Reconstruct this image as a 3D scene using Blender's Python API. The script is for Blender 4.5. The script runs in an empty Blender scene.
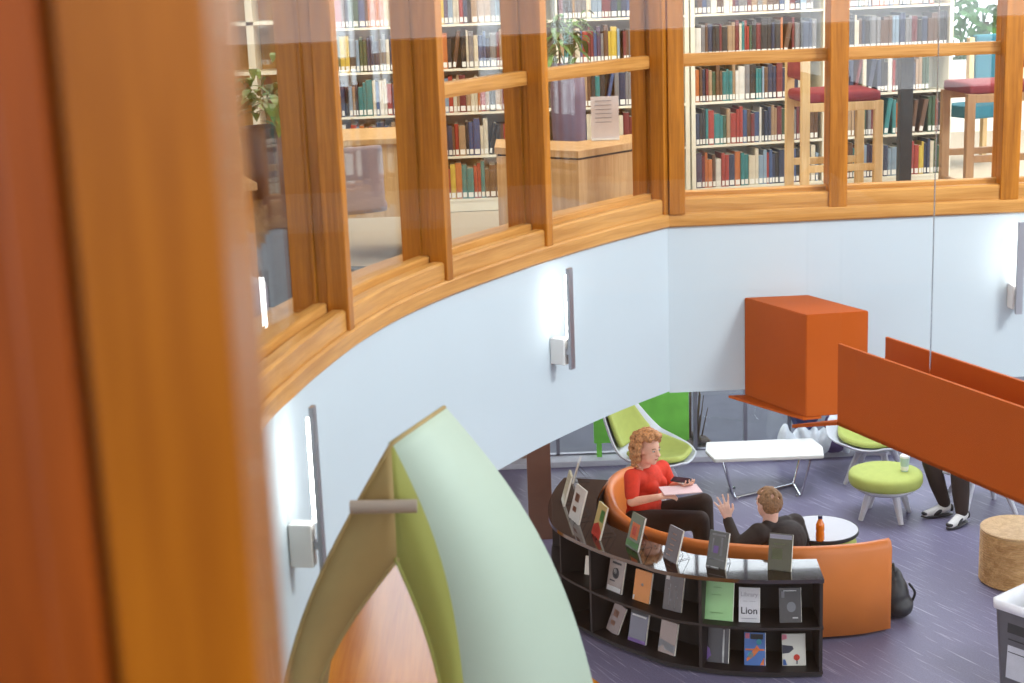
import bpy, bmesh, math, random
from mathutils import Vector, Matrix
random.seed(7)
S = bpy.context.scene
COL = S.collection
PI = math.pi
# ------------------------------------------------------------------ camera
F = 1563.0; PITCH = math.radians(13.5); ROLL = math.radians(-2.2); CZ = 4.85
cd = bpy.data.cameras.new('camera'); cam = bpy.data.objects.new('camera', cd); COL.objects.link(cam)
Rm = Matrix.Rotation(PI/2-PITCH, 3, 'X') @ Matrix.Rotation(ROLL, 3, 'Z')
cam.matrix_world = Matrix.Translation((0, 0, CZ)) @ Rm.to_4x4()
cd.sensor_width = 36.0; cd.lens = F*36/1024; cd.clip_start = .05; cd.clip_end = 200
cd.dof.use_dof = True; cd.dof.focus_distance = 11.6; cd.dof.aperture_fstop = 3.6
S.camera = cam
CAMP = Vector((0, 0, CZ))
def ray(px, py): return Rm @ Vector((px-512, 341.5-py, -F))
def atz(px, py, z):
    d = ray(px, py); return CAMP + d*((z-CZ)/d.z)
def P(px, py, y):
    d = ray(px, py); return CAMP + d*(y/d.y)
def pix(p):
    v = Rm.transposed() @ (Vector(p)-CAMP); return (512-F*v.x/v.z, 341.5+F*v.y/v.z)
# ------------------------------------------------------------------ materials
MATS = {}
def nm(name):
    m = bpy.data.materials.new(name); m.use_nodes = True; n = m.node_tree
    return m, n, n.nodes['Principled BSDF']
def mat(name, c, rough=.5, metal=0, var=.06, scale=12, bump=0, bscale=60, coat=0, spec=.5, emit=None, es=0):
    if name in MATS: return MATS[name]
    m, n, b = nm(name); N = n.nodes; L = n.links
    tc = N.new('ShaderNodeTexCoord'); no = N.new('ShaderNodeTexNoise'); no.inputs['Scale'].default_value = scale; no.inputs['Detail'].default_value = 4
    L.new(tc.outputs['Object'], no.inputs['Vector'])
    r = N.new('ShaderNodeValToRGB'); r.color_ramp.elements[0].position = .3; r.color_ramp.elements[1].position = .7
    r.color_ramp.elements[0].color = tuple(max(0, x*(1-var)) for x in c)+(1,); r.color_ramp.elements[1].color = tuple(min(1, x*(1+var)) for x in c)+(1,)
    L.new(no.outputs['Fac'], r.inputs['Fac']); L.new(r.outputs['Color'], b.inputs['Base Color'])
    b.inputs['Roughness'].default_value = rough; b.inputs['Metallic'].default_value = metal
    b.inputs['Coat Weight'].default_value = coat; b.inputs['Specular IOR Level'].default_value = spec
    if bump:
        n2 = N.new('ShaderNodeTexNoise'); n2.inputs['Scale'].default_value = bscale; L.new(tc.outputs['Object'], n2.inputs['Vector'])
        bp = N.new('ShaderNodeBump'); bp.inputs['Strength'].default_value = bump; bp.inputs['Distance'].default_value = .01
        L.new(n2.outputs['Fac'], bp.inputs['Height']); L.new(bp.outputs['Normal'], b.inputs['Normal'])
    if emit: b.inputs['Emission Color'].default_value = emit+(1,); b.inputs['Emission Strength'].default_value = es
    MATS[name] = m; return m
def wood(name, c1, c2, axis='Z', rough=.38, uv=False, sc=1.0, coat=.0):
    m, n, b = nm(name); N = n.nodes; L = n.links
    tc = N.new('ShaderNodeTexCoord'); mp = N.new('ShaderNodeMapping')
    s = {'Z': (22, 22, 1.1), 'X': (1.1, 22, 22), 'Y': (22, 1.1, 22), 'U': (1.1, 22, 22)}[axis]
    mp.inputs['Scale'].default_value = tuple(k*sc for k in s)
    L.new(tc.outputs['UV' if uv else 'Object'], mp.inputs['Vector'])
    a = N.new('ShaderNodeTexNoise'); a.inputs['Scale'].default_value = 1.0; a.inputs['Detail'].default_value = 6; a.inputs['Distortion'].default_value = .6
    L.new(mp.outputs['Vector'], a.inputs['Vector'])
    f = N.new('ShaderNodeTexNoise'); f.inputs['Scale'].default_value = 5; f.inputs['Detail'].default_value = 3; L.new(mp.outputs['Vector'], f.inputs['Vector'])
    mx = N.new('ShaderNodeMath'); mx.operation = 'MULTIPLY_ADD'; mx.inputs[1].default_value = .35; L.new(f.outputs['Fac'], mx.inputs[0]); 
    mm = N.new('ShaderNodeMath'); mm.operation = 'MULTIPLY'; mm.inputs[1].default_value = .65; L.new(a.outputs['Fac'], mm.inputs[0]); L.new(mm.outputs[0], mx.inputs[2])
    r = N.new('ShaderNodeValToRGB'); r.color_ramp.elements[0].position = .38; r.color_ramp.elements[1].position = .62
    r.color_ramp.elements[0].color = c1+(1,); r.color_ramp.elements[1].color = c2+(1,)
    L.new(mx.outputs[0], r.inputs['Fac']); L.new(r.outputs['Color'], b.inputs['Base Color'])
    b.inputs['Roughness'].default_value = rough; b.inputs['Coat Weight'].default_value = coat; b.inputs['Coat Roughness'].default_value = .2; b.inputs['Specular IOR Level'].default_value = .3
    MATS[name] = m; return m
def glassmat(name, tint=(1, 1, 1), k=1.0, base=.04):
    m = bpy.data.materials.new(name); m.use_nodes = True; n = m.node_tree; N = n.nodes; L = n.links; N.clear()
    o = N.new('ShaderNodeOutputMaterial'); t = N.new('ShaderNodeBsdfTransparent'); t.inputs[0].default_value = tint+(1,)
    g = N.new('ShaderNodeBsdfGlossy'); g.inputs['Roughness'].default_value = 0.0; g.inputs['Color'].default_value = (1, 1, 1, 1)
    lw = N.new('ShaderNodeLayerWeight'); lw.inputs['Blend'].default_value = .35
    mr = N.new('ShaderNodeMapRange'); mr.inputs['To Min'].default_value = base; mr.inputs['To Max'].default_value = k
    pw = N.new('ShaderNodeMath'); pw.operation = 'POWER'; pw.inputs[1].default_value = 3; L.new(lw.outputs['Facing'], pw.inputs[0])
    L.new(pw.outputs[0], mr.inputs['Value'])
    mx = N.new('ShaderNodeMixShader'); L.new(mr.outputs[0], mx.inputs[0]); L.new(t.outputs[0], mx.inputs[1]); L.new(g.outputs[0], mx.inputs[2]); L.new(mx.outputs[0], o.inputs[0])
    MATS[name] = m; return m
OAK1, OAK2 = (.28, .09, .006), (.50, .18, .015)
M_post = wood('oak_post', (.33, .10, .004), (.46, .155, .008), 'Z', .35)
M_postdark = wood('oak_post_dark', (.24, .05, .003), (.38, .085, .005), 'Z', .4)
M_oak = wood('oak_upright', OAK1, OAK2, 'Z', .35)
M_oakU = wood('oak_rail', (.42, .18, .038), (.62, .31, .085), 'U', .32, uv=True)
M_oakX = wood('oak_level', (.44, .19, .05), (.70, .36, .12), 'X', .32)
M_pale = wood('pale_oak', (.50, .30, .13), (.66, .43, .21), 'Z', .4)
M_cabw = wood('cabinet_wood', (.46, .27, .12), (.60, .38, .19), 'Z', .4)
M_wall = mat('pale_plaster', (.53, .61, .65), .85, var=.015, scale=2)
M_white = mat('white_paint', (.82, .82, .80), .6, var=.02)
M_orange = mat('orange_paint', (.47, .088, .005), .6, spec=.25, var=.02, scale=3)
M_archg = mat('pale_green_paint', (.43, .52, .41), .6, var=.02, scale=3)
M_archt = mat('arch_tan', (.36, .25, .09), .7, var=.05)  # left limb of the arch, browner than the pale green right side
M_archo = mat('olive_green_paint', (.33, .34, .07), .6, var=.03, scale=3)
M_bar = mat('bar_paint', (.34, .27, .21), .5)
M_steel = mat('brushed_steel', (.42, .42, .45), .35, metal=.8, var=.04)
M_chrome = mat('chrome', (.62, .63, .66), .15, metal=1)
M_led = mat('led', (1, 1, 1), .5, emit=(1, .98, .94), es=28)
M_sofa = mat('orange_vinyl', (.74, .22, .045), .42, var=.04, scale=6, bump=.05)
M_lime = mat('lime_fabric', (.44, .50, .12), .8, var=.05, scale=20, bump=.15, bscale=200)
M_shell = mat('pale_shell', (.60, .62, .66), .35, var=.02)
M_leg = mat('light_grey_leg', (.62, .62, .66), .4)
M_top = mat('white_laminate', (.70, .69, .64), .3, var=.01)
M_black = mat('black_plastic', (.018, .018, .02), .45)
M_dark = mat('dark_laminate', (.020, .011, .008), .07, var=.2, scale=4, coat=1, spec=1)
M_darkm = mat('dark_laminate_matt', (.012, .007, .006), .5, var=.2, scale=4)
M_grey = mat('grey_top', (.50, .51, .56), .35, var=.02)
M_red = mat('red_knit', (.72, .045, .018), .8, var=.08, scale=30, bump=.15, bscale=120)
M_trs = mat('brown_black_cloth', (.030, .017, .013), .85, var=.15)
M_jacket = mat('dark_brown_jacket', (.028, .020, .017), .8, var=.2, bump=.2, bscale=40)
M_skin = mat('skin', (.85, .50, .36), .5, var=.06, scale=20)
M_skin2 = mat('skin_fair', (.85, .54, .42), .5, var=.06, scale=20)
M_hairc = mat('ginger_hair', (.48, .23, .09), .6, var=.5, scale=70, bump=.6, bscale=90)
M_hairb = mat('dark_blond_hair', (.27, .15, .07), .65, var=.4, scale=80)
M_case = mat('cream_shelf_metal', (.74, .72, .62), .5, var=.02)
M_burg = mat('burgundy_fabric', (.24, .025, .04), .85, var=.1, bump=.1)
M_teal = mat('teal_fabric', (.015, .14, .20), .85, var=.08)
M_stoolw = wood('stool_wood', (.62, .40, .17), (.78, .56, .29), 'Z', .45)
M_stoolw2 = wood('stool_wood_shaded', (.40, .22, .11), (.52, .31, .16), 'Z', .45)  # same stool wood, with the second stool's shade put into its colour
M_purple = mat('purple_grey_glaze', (.13, .095, .16), .4, var=.1)
M_leaf = mat('leaf', (.06, .15, .03), .45, var=.5, scale=9)
M_leafb = mat('tree_leaf', (.07, .20, .055), .6, var=.5, scale=7)
M_label = mat('label_paper', (.74, .74, .72), .7, var=.01)
M_page = mat('page_paper', (.78, .74, .64), .8, var=.04)
M_glass = glassmat('window_glass', (.97, .985, .98), .7, .035)
M_glassn = glassmat('near_window_glass', (.985, .99, .985), .7, .020)
# ------------------------------------------------------------------ mesh helpers
def obj(name, bm, m, parent=None, world=False, smooth=False, mats=None):
    me = bpy.data.meshes.new(name)
    if world and parent is not None:
        bmesh.ops.transform(bm, matrix=parent.matrix_basis.inverted(), verts=bm.verts)
    bmesh.ops.recalc_face_normals(bm, faces=bm.faces)
    bm.to_mesh(me); bm.free()
    for k in (mats or [m]): me.materials.append(k)
    if smooth:
        for p in me.polygons: p.use_smooth = True
    o = bpy.data.objects.new(name, me); COL.objects.link(o)
    if parent is not None: o.parent = parent
    return o
def tag(o, label=None, cat=None, group=None, kind=None):
    if label: o['label'] = label
    if cat: o['category'] = cat
    if group: o['group'] = group
    if kind: o['kind'] = kind
    return o
def thing(name, label, cat, loc=(0, 0, 0), rz=0, group=None, kind=None):
    o = bpy.data.objects.new(name, None); COL.objects.link(o); o.empty_display_size = .1
    o.location = loc; o.rotation_euler = (0, 0, rz)
    o.matrix_basis = Matrix.Translation(loc) @ Matrix.Rotation(rz, 4, 'Z')
    return tag(o, label, cat, group, kind)
def struct(name, bm, m, **k):
    o = obj(name, bm, m, **k); o['kind'] = 'structure'; return o
def origin(o, p):
    p = Vector(p); o.data.transform(Matrix.Translation(-p)); o.location = p; return o
def dup(r, loc, rz, **k):
    c = r.copy(); COL.objects.link(c); c.location = loc; c.rotation_euler = (0, 0, rz)
    for a, b in k.items(): c[a] = b
    for ch in list(r.children):
        d = ch.copy(); COL.objects.link(d); d.parent = c
        for g in list(ch.children):
            e = g.copy(); COL.objects.link(e); e.parent = d
    return c
B = bmesh.new
def box(bm, c, s, rot=None, bev=0, mi=0):
    r = bmesh.ops.create_cube(bm, size=1); vs = r['verts']
    M = Matrix.Translation(c) @ (rot.to_4x4() if rot else Matrix()) @ Matrix.Diagonal((*s, 1))
    bmesh.ops.transform(bm, matrix=M, verts=vs)
    fs = {f for v in vs for f in v.link_faces}
    for f in fs: f.material_index = mi
    if bev:
        es = list({e for v in vs for e in v.link_edges})
        bmesh.ops.bevel(bm, geom=es, offset=bev, segments=2, profile=.6, affect='EDGES')
    return bm
def zr(a): return Matrix.Rotation(a, 3, 'Z')
def tube(bm, pts, r, seg=10, caps=True, mi=0):
    pts = [Vector(p) for p in pts]; n = len(pts); rr = r if isinstance(r, (list, tuple)) else [r]*n
    rings = []; up = None
    for i in range(n):
        t = (pts[min(i+1, n-1)]-pts[max(i-1, 0)]).normalized()
        if up is None: up = t.orthogonal().normalized()
        up = (up - t*up.dot(t)).normalized(); v = t.cross(up)
        rings.append([bm.verts.new(pts[i]+(up*math.cos(a)+v*math.sin(a))*rr[i]) for a in [2*PI*k/seg for k in range(seg)]])
    for i in range(n-1):
        for k in range(seg):
            bm.faces.new((rings[i][k], rings[i][(k+1) % seg], rings[i+1][(k+1) % seg], rings[i+1][k])).material_index = mi
    if caps: bm.faces.new(rings[0][::-1]).material_index = mi; bm.faces.new(rings[-1]).material_index = mi
    return bm
def lathe(bm, prof, c=(0, 0, 0), seg=32, sx=1, sy=1, cap=True):
    c = Vector(c); rings = []
    for r, z in prof:
        rings.append([bm.verts.new(c+Vector((r*sx*math.cos(2*PI*k/seg), r*sy*math.sin(2*PI*k/seg), z))) for k in range(seg)])
    for i in range(len(prof)-1):
        for k in range(seg): bm.faces.new((rings[i][k], rings[i][(k+1) % seg], rings[i+1][(k+1) % seg], rings[i+1][k]))
    if cap: bm.faces.new(rings[0][::-1]); bm.faces.new(rings[-1])
    return bm
def prism(bm, pts, z0, z1, mi=0):
    a = [bm.verts.new((x, y, z0)) for x, y in pts]; b = [bm.verts.new((x, y, z1)) for x, y in pts]; n = len(pts)
    bm.faces.new(a[::-1]).material_index = mi; bm.faces.new(b).material_index = mi
    for i in range(n): bm.faces.new((a[i], a[(i+1) % n], b[(i+1) % n], b[i])).material_index = mi
    return bm
def slab(bm, quad, th):
    """thick panel: polygon quad (3D points) extruded by vector th"""
    a = [bm.verts.new(Vector(p)) for p in quad]; b = [bm.verts.new(Vector(p)+Vector(th)) for p in quad]; n = len(a)
    bm.faces.new(a); bm.faces.new(b[::-1])
    for i in range(n): bm.faces.new((a[i], b[i], b[(i+1) % n], a[(i+1) % n]))
    return bm
def crom(pts, k=6):
    pts = [Vector(p) for p in pts]; out = []
    for i in range(len(pts)-1):
        p0 = pts[max(i-1, 0)]; p1 = pts[i]; p2 = pts[i+1]; p3 = pts[min(i+2, len(pts)-1)]
        for j in range(k):
            t = j/k
            out.append(.5*((2*p1)+(p2-p0)*t+(2*p0-5*p1+4*p2-p3)*t*t+(-p0+3*p1-3*p2+p3)*t**3))
    out.append(pts[-1]); return out
def norms(path):
    out = []; n = len(path)
    for i in range(n):
        a = (path[i]-path[i-1]).normalized() if i else None
        b = (path[i+1]-path[i]).normalized() if i < n-1 else None
        a = a or b; b = b or a
        na = Vector((-a.y, a.x)); nb = Vector((-b.y, b.x)); m = (na+nb).normalized()
        out.append(m/max(.5, m.dot(na)))
    return out
def sweep(bm, path, prof, closed=True):
    """prof: (offset to the left of the path, z)"""
    N_ = norms(path); uv = bm.loops.layers.uv.verify(); rings = []; ln = [0]
    for i in range(1, len(path)): ln.append(ln[-1]+(path[i]-path[i-1]).length)
    for p, q in zip(path, N_): rings.append([bm.verts.new((p.x+q.x*o, p.y+q.y*o, z)) for o, z in prof])
    m = len(prof); pl = [0]
    for j in range(1, m+1): pl.append(pl[-1]+math.hypot(prof[j % m][0]-prof[j-1][0], prof[j % m][1]-prof[j-1][1]))
    for i in range(len(path)-1):
        for j in range(m if closed else m-1):
            k = (j+1) % m
            f = bm.faces.new((rings[i][j], rings[i+1][j], rings[i+1][k], rings[i][k]))
            for l, u in zip(f.loops, ((ln[i], pl[j]), (ln[i+1], pl[j]), (ln[i+1], pl[j+1]), (ln[i], pl[j+1]))): l[uv].uv = u
    if closed: bm.faces.new(rings[0]); bm.faces.new(rings[-1][::-1])
    return bm
def sub(path, a, b):
    """piece of a polyline between arc positions nearest to points a and b"""
    ia = min(range(len(path)), key=lambda i: (path[i]-Vector(a)).length); ib = min(range(len(path)), key=lambda i: (path[i]-Vector(b)).length)
    return path[ia:ib+1]
def ball(bm, c, r, seg=14, rot=None):
    rs = r if isinstance(r, (list, tuple)) else (r, r, r)
    q = bmesh.ops.create_uvsphere(bm, u_segments=seg, v_segments=max(6, seg//2+2), radius=1)
    M = Matrix.Translation(Vector(c)) @ (rot.to_4x4() if rot else Matrix()) @ Matrix.Diagonal((*rs, 1))
    bmesh.ops.transform(bm, matrix=M, verts=q['verts']); return bm
def limb(bm, pts):
    """chain of (point, radius) tapered capsules"""
    for (p, r) in pts: ball(bm, p, r, 14)
    for (p, r), (q, s) in zip(pts, pts[1:]): tube(bm, [p, q], [r, s], 14)
    return bm
def blob(name, bm, m, parent, voxel=.008, smooth=6, world=True):
    """fuses closed pieces into one continuous skin"""
    o = obj(name, bm, m, parent, world=world)
    md = o.modifiers.new('r', 'REMESH'); md.mode = 'VOXEL'; md.voxel_size = voxel; md.use_smooth_shade = True
    sm = o.modifiers.new('s', 'SMOOTH'); sm.iterations = smooth; sm.factor = .5
    dg = bpy.context.evaluated_depsgraph_get(); dg.update()
    me = bpy.data.meshes.new_from_object(o.evaluated_get(dg)); o.modifiers.clear(); o.data = me
    for p in me.polygons: p.use_smooth = True
    return o
def text(name, body, size, m, parent, M, bold=0):
    cu = bpy.data.curves.new(name, 'FONT'); cu.body = body; cu.size = size; cu.extrude = .0004; cu.align_x = 'CENTER'; cu.align_y = 'CENTER'; cu.offset = bold
    t = bpy.data.objects.new('t', cu); COL.objects.link(t)
    dg = bpy.context.evaluated_depsgraph_get(); dg.update()
    me = bpy.data.meshes.new_from_object(t.evaluated_get(dg)); bpy.data.objects.remove(t)
    me.transform(M); me.materials.clear(); me.materials.append(m)
    o = bpy.data.objects.new(name, me); COL.objects.link(o); o.parent = parent; return o
# ------------------------------------------------------------------ world
w = bpy.data.worlds.new('sky'); S.world = w; w.use_nodes = True; n = w.node_tree; bg = n.nodes['Background']
tc = n.nodes.new('ShaderNodeTexCoord'); gr = n.nodes.new('ShaderNodeSeparateXYZ'); rp = n.nodes.new('ShaderNodeValToRGB')
rp.color_ramp.elements[0].position = .40; rp.color_ramp.elements[0].color = (2.2, 2.3, 2.5, 1); rp.color_ramp.elements[1].position = .62; rp.color_ramp.elements[1].color = (.66, .74, .84, 1)
n.links.new(tc.outputs['Generated'], gr.inputs[0]); n.links.new(gr.outputs['Z'], rp.inputs[0]); n.links.new(rp.outputs[0], bg.inputs[0]); bg.inputs[1].default_value = 2.3
# ------------------------------------------------------------------ setting
ZF = 3.12; ZT = 3.37; ZB = 2.40; ZC = 6.0
left_pts = [(-.80, 1.25), (-.87, 2.5), (-.90, 3.8), (-.865, 4.99), (-.80, 5.48), (-.745, 5.78), (-.64, 6.24), (-.49, 6.69), (-.29, 7.12), (-.05, 7.53), (.20, 7.92), (.55, 8.39), (.91, 8.81)]
LP = crom([Vector(p) for p in left_pts], 6)
RP = [Vector((.91, 8.81)), Vector((1.9, 8.84)), Vector((2.88, 8.865)), Vector((4.2, 8.9)), Vector((6.0, 8.95))]
FULL = LP + RP[1:]
def carpet(name, c, streak, ang, sc=1.0):
    m, n, b = nm(name); N = n.nodes; L = n.links
    tc = N.new('ShaderNodeTexCoord'); mp = N.new('ShaderNodeMapping'); mp.vector_type = 'POINT'; mp.inputs['Rotation'].default_value = (0, 0, ang); mp.inputs['Scale'].default_value = (2.2*sc, 60*sc, 1)
    mp0 = N.new('ShaderNodeMapping'); mp0.inputs['Rotation'].default_value = (0, 0, ang); L.new(tc.outputs['Object'], mp0.inputs[0])
    mp1 = N.new('ShaderNodeMapping'); mp1.inputs['Scale'].default_value = (2.6*sc, 62*sc, 1); L.new(mp0.outputs[0], mp1.inputs[0])
    a = N.new('ShaderNodeTexNoise'); a.inputs['Scale'].default_value = 1; a.inputs['Detail'].default_value = 2; L.new(mp1.outputs[0], a.inputs[0])
    r = N.new('ShaderNodeValToRGB'); r.color_ramp.elements[0].position = .60; r.color_ramp.elements[1].position = .72
    r.color_ramp.elements[0].color = c+(1,); r.color_ramp.elements[1].color = streak+(1,); L.new(a.outputs['Fac'], r.inputs[0])
    g = N.new('ShaderNodeTexNoise'); g.inputs['Scale'].default_value = 90; L.new(tc.outputs['Object'], g.inputs[0])
    mx = N.new('ShaderNodeMix'); mx.data_type = 'RGBA'; mx.blend_type = 'MULTIPLY'; mx.inputs[0].default_value = .5
    L.new(r.outputs[0], mx.inputs[6]); L.new(g.outputs['Fac'], mx.inputs[7]); L.new(mx.outputs[2], b.inputs['Base Color'])
    b.inputs['Roughness'].default_value = .5; b.inputs['Specular IOR Level'].default_value = .45
    return m
M_carp = carpet('slate_carpet', (.22, .20, .315), (.50, .48, .62), math.radians(62))
M_beige = carpet('beige_carpet', (.62, .52, .40), (.68, .58, .46), .3)
M_wfloor = wood('polished_wood_floor', (.58, .19, .014), (.72, .28, .03), 'Y', .22, sc=.35, coat=.35)
bm = B()
edge = [(.75, 8.9), (.62, 9.7), (.42, 10.15), (.0, 10.9), (-.55, 11.7), (-1.2, 12.6), (-2.2, 13.6), (-3, 15)]
edge = [(p.x, p.y) for p in crom([Vector(p) for p in edge], 4)]
prism(bm, [(7, 1), (7, 15)] + edge[::-1] + [(1.0, 7.5), (1.3, 5), (1.2, 1)], -.1, 0)
struct('floor', bm, M_carp)
bm = B(); prism(bm, [(-6, 1), (1.2, 1), (1.3, 5), (1.0, 7.5)] + edge + [(-6, 15)], -.1, 0); struct('floor_wood', bm, M_wfloor)
# plaster fascia round the atrium
bm = B(); sweep(bm, LP, [(0, ZB), (0, ZT+.02), (.16, ZT+.02), (.16, ZB)]); struct('wall_left', bm, M_wall)
bm = B(); sweep(bm, RP, [(0, ZB-.01), (0, ZT+.02), (.16, ZT+.02), (.16, ZB-.01)]); struct('wall_back', bm, M_wall)
bm = B(); box(bm, (6.1, 5, 4.1), (.2, 8, 3.4)); struct('wall_right', bm, M_wall)
# upper slab (follows the atrium edge)
M_soff = mat('soffit_white', (.7, .7, .7), .8)
bm = B(); prism(bm, [(p.x+q.x*.16, p.y+q.y*.16) for p, q in zip(FULL, norms(FULL))] + [(6.2, 8.95), (6.2, 15.2), (-6, 15.2), (-6, 1.25)], 2.95, ZF-.02); struct('ceiling_lower', bm, M_soff)
bm = B(); prism(bm, [(p.x+q.x*.16, p.y+q.y*.16) for p, q in zip(FULL, norms(FULL))] + [(6.2, 8.95), (6.2, 15.2), (-6, 15.2), (-6, 1.25)], ZF-.02, ZF); struct('floor_upper', bm, M_beige)
bm = B(); prism(bm, [(p.x-q.x*.1, p.y-q.y*.1) for p, q in zip(FULL, norms(FULL))] + [(6.2, 8.95), (6.2, 15.2), (-6, 15.2), (-6, 1.25)], ZC, ZC+.15); struct('ceiling', bm, M_white)
bm = B(); box(bm, (-6.1, 8, 4.5), (.2, 15, 3.3)); struct('wall_far_left', bm, M_white)
bm = B(); box(bm, (-.9, 15.3, 4.5), (10.2, .2, 3.2)); box(bm, (5.6, 15.3, 3.45), (2.8, .2, .7)); struct('wall_far', bm, M_white)
# wood trim under the windows
bm = B(); sweep(bm, FULL, [(-.015, ZT), (-.025, ZT+.01), (-.025, ZT+.07), (-.015, ZT+.08), (.16, ZT+.08), (.16, ZT)]); struct('trim_1', bm, M_oakU)
bm = B(); sweep(bm, FULL, [(-.005, ZT+.08), (-.005, ZT+.155), (.005, ZT+.165), (.05, ZT+.165), (.055, ZT+.15), (.34, ZT+.15), (.34, ZF), (.16, ZF), (.16, ZT+.08)]); struct('trim_2', bm, M_oakU)
bm = B(); sweep(bm, FULL, [(.075, ZT+.15), (.075, ZT+.185), (.085, ZT+.19), (.125, ZT+.19), (.125, ZT+.15)]); struct('trim_3', bm, M_oakU)
# window bays
mull = [(-.90, 3.8), (-.865, 4.99), (-.65, 6.20), (-.30, 7.10), (.20, 7.92), (.91, 8.81), (1.885, 8.84), (2.87, 8.865), (3.85, 8.89), (4.85, 8.92)]
FN = norms(FULL)
for i in range(len(mull)-1):
    a, b = Vector(mull[i]), Vector(mull[i+1])
    ia = min(range(len(FULL)), key=lambda k: (FULL[k]-a).length); ib = min(range(len(FULL)), key=lambda k: (FULL[k]-b).length)
    wn = thing('window_%d' % (i+1), None, None, (FULL[ia].x, FULL[ia].y, ZT+.15), kind='structure')
    seg = FULL[ia:ib+1]
    if i >= 5: seg = [a, b]
    corner = (i == 4)
    bm = B(); q = (seg[-1]-seg[-2]).normalized(); nn = Vector((-q.y, q.x)); th = math.atan2(q.y, q.x)
    c = seg[-1]
    mw = .105 if i > 3 else .06
    box(bm, (c.x+nn.x*.025, c.y+nn.y*.025, (ZT+.075+ZC)/2), (mw, .09, ZC-ZT-.075), zr(th), .006)
    if corner: box(bm, (c.x+.055, c.y+.02, (ZT+.075+ZC)/2), (.09, .12, ZC-ZT-.075), None, .006)
    obj('mullion', bm, M_oak, wn, True)
    bm = B(); d0 = .33
    box(bm, (c.x+nn.x*.105, c.y+nn.y*.105, (ZT+.15+ZC)/2), (.045, .07, ZC-ZT-.15), zr(th), .002)
    box(bm, (c.x+nn.x*.118, c.y+nn.y*.118, (ZT+.15+ZC)/2), (.075, .014, ZC-ZT-.15), zr(th), .003)
    box(bm, (c.x+nn.x*.172, c.y+nn.y*.172, (ZT+.15+ZC)/2), (.06, .09, ZC-ZT-.15), zr(th), .004)
    obj('jamb', bm, M_oak, wn, True)
    bm = B(); tr = [p for p in seg]
    sweep(bm, tr, [(.075, 4.265), (.070, 4.28), (.070, 4.325), (.075, 4.335), (.125, 4.335), (.13, 4.30), (.125, 4.265)]); (obj('transom', bm, M_oakU, wn, True) if i >= 3 else bm.free())
    bm = B(); sweep(bm, seg, [(.096, ZT+.185), (.096, ZC), (.104, ZC), (.104, ZT+.185)]); obj('pane', bm, M_glass, wn, True)
# near window : posts and pane right in front of the camera
wn = thing('window_10', None, None, (-.2, 1.05, 3.4), kind='structure')
def npx(px, y): return P(px, 0, y).x
bm = B(); xl = -.3; xs = P(76, 341, 1.0).x; xr = P(233, 341, 1.0).x
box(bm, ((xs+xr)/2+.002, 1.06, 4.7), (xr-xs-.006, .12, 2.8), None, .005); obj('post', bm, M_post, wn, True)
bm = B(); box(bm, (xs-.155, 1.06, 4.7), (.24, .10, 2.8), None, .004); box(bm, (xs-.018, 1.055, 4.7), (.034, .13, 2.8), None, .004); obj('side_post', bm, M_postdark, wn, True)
bm = B(); box(bm, ((xr+4)/2, 1.05, 4.75), (4-xr, .008, 2.3)); obj('pane', bm, M_glassn, wn, True)
bm = B(); box(bm, (1.9, 1.1, 3.5), (4.4, .25, .16), None, .01); obj('sill', bm, M_oakX, wn, True)
bm = B(); box(bm, (1.9, 1.1, 2.8), (8, .2, 1.2)); struct('wall_near', bm, M_wall)
# room behind the camera, seen faintly mirrored in the near glass
bm = B(); box(bm, (.5, -2.6, ZF-.06), (10, 7.2, .12)); struct('floor_gallery', bm, mat('brown_carpet', (.16, .09, .045), .9))
bm = B(); box(bm, (.5, -2.6, ZC+.07), (10, 7.2, .15)); struct('ceiling_gallery', bm, M_white)
bm = B(); box(bm, (.5, -6.2, 3.8), (10, .2, 1.4)); box(bm, (-3.6, -6.2, 5.3), (1.8, .2, 1.4)); box(bm, (4.4, -6.2, 5.3), (2.2, .2, 1.4)); struct('wall_gallery', bm, M_oakX)
t = thing('reading_table', 'pale topped reading table standing behind the viewer in the gallery', 'table', (.2, -4.6, ZF))
bm = B(); box(bm, (0, 0, .73), (2.6, .9, .04), None, .008); obj('tabletop', bm, M_top, t)
for sx in (-1, 1):
    for sy in (-1, 1):
        bm = B(); box(bm, (sx*1.2, sy*.36, .355), (.06, .06, .71), None, .005); obj('leg', bm, M_oak, t)
# ---- lower level back wall : storefront glazing
wy = 15.0
w1 = thing('window_11', None, None, (3, wy, 0), kind='structure')
bm = B()
M_alu = mat('grey_mullion', (.20, .20, .24), .4, metal=.4)
for x in (.42, 1.80, 2.30, 2.74, 3.6, 4.5, 5.4, 6.3): box(bm, (x, wy, 1.475), (.035, .06, 2.95))
box(bm, (3.5, wy, 2.93), (7, .06, .04)); box(bm, (3.5, wy, .05), (7, .06, .05))
obj('window_frame', bm, M_alu, w1, True)
bm = B(); box(bm, (3.5, wy, 1.475), (7, .01, 2.9)); obj('pane', bm, M_glass, w1, True)
bm = B(); box(bm, (3.2, wy-.13, .03), (7.6, .22, .06), None, .01); struct('baseboard_back', bm, mat('concrete_curb', (.42, .42, .46), .7))
bm = B(); box(bm, (-3.9, wy, 1.475), (4.6, .15, 2.95)); box(bm, (-.25, wy, 1.475), (.7, .15, 2.95)); box(bm, (-1.1, wy, .3), (1.0, .15, .6)); box(bm, (.73, wy, 2.03), (1.26, .15, 1.84)); struct('wall_lounge_back', bm, mat('taupe_wall', (.22, .14, .10), .7))
bm = B(); box(bm, (7.0, 12, 2.2), (.1, 6, .8)); box(bm, (7, 14.95, 1.3), (.12, .12, 2.6)); box(bm, (7, 12, .2), (.1, 6, .4)); struct('wall_lounge_right', bm, M_white)
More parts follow.
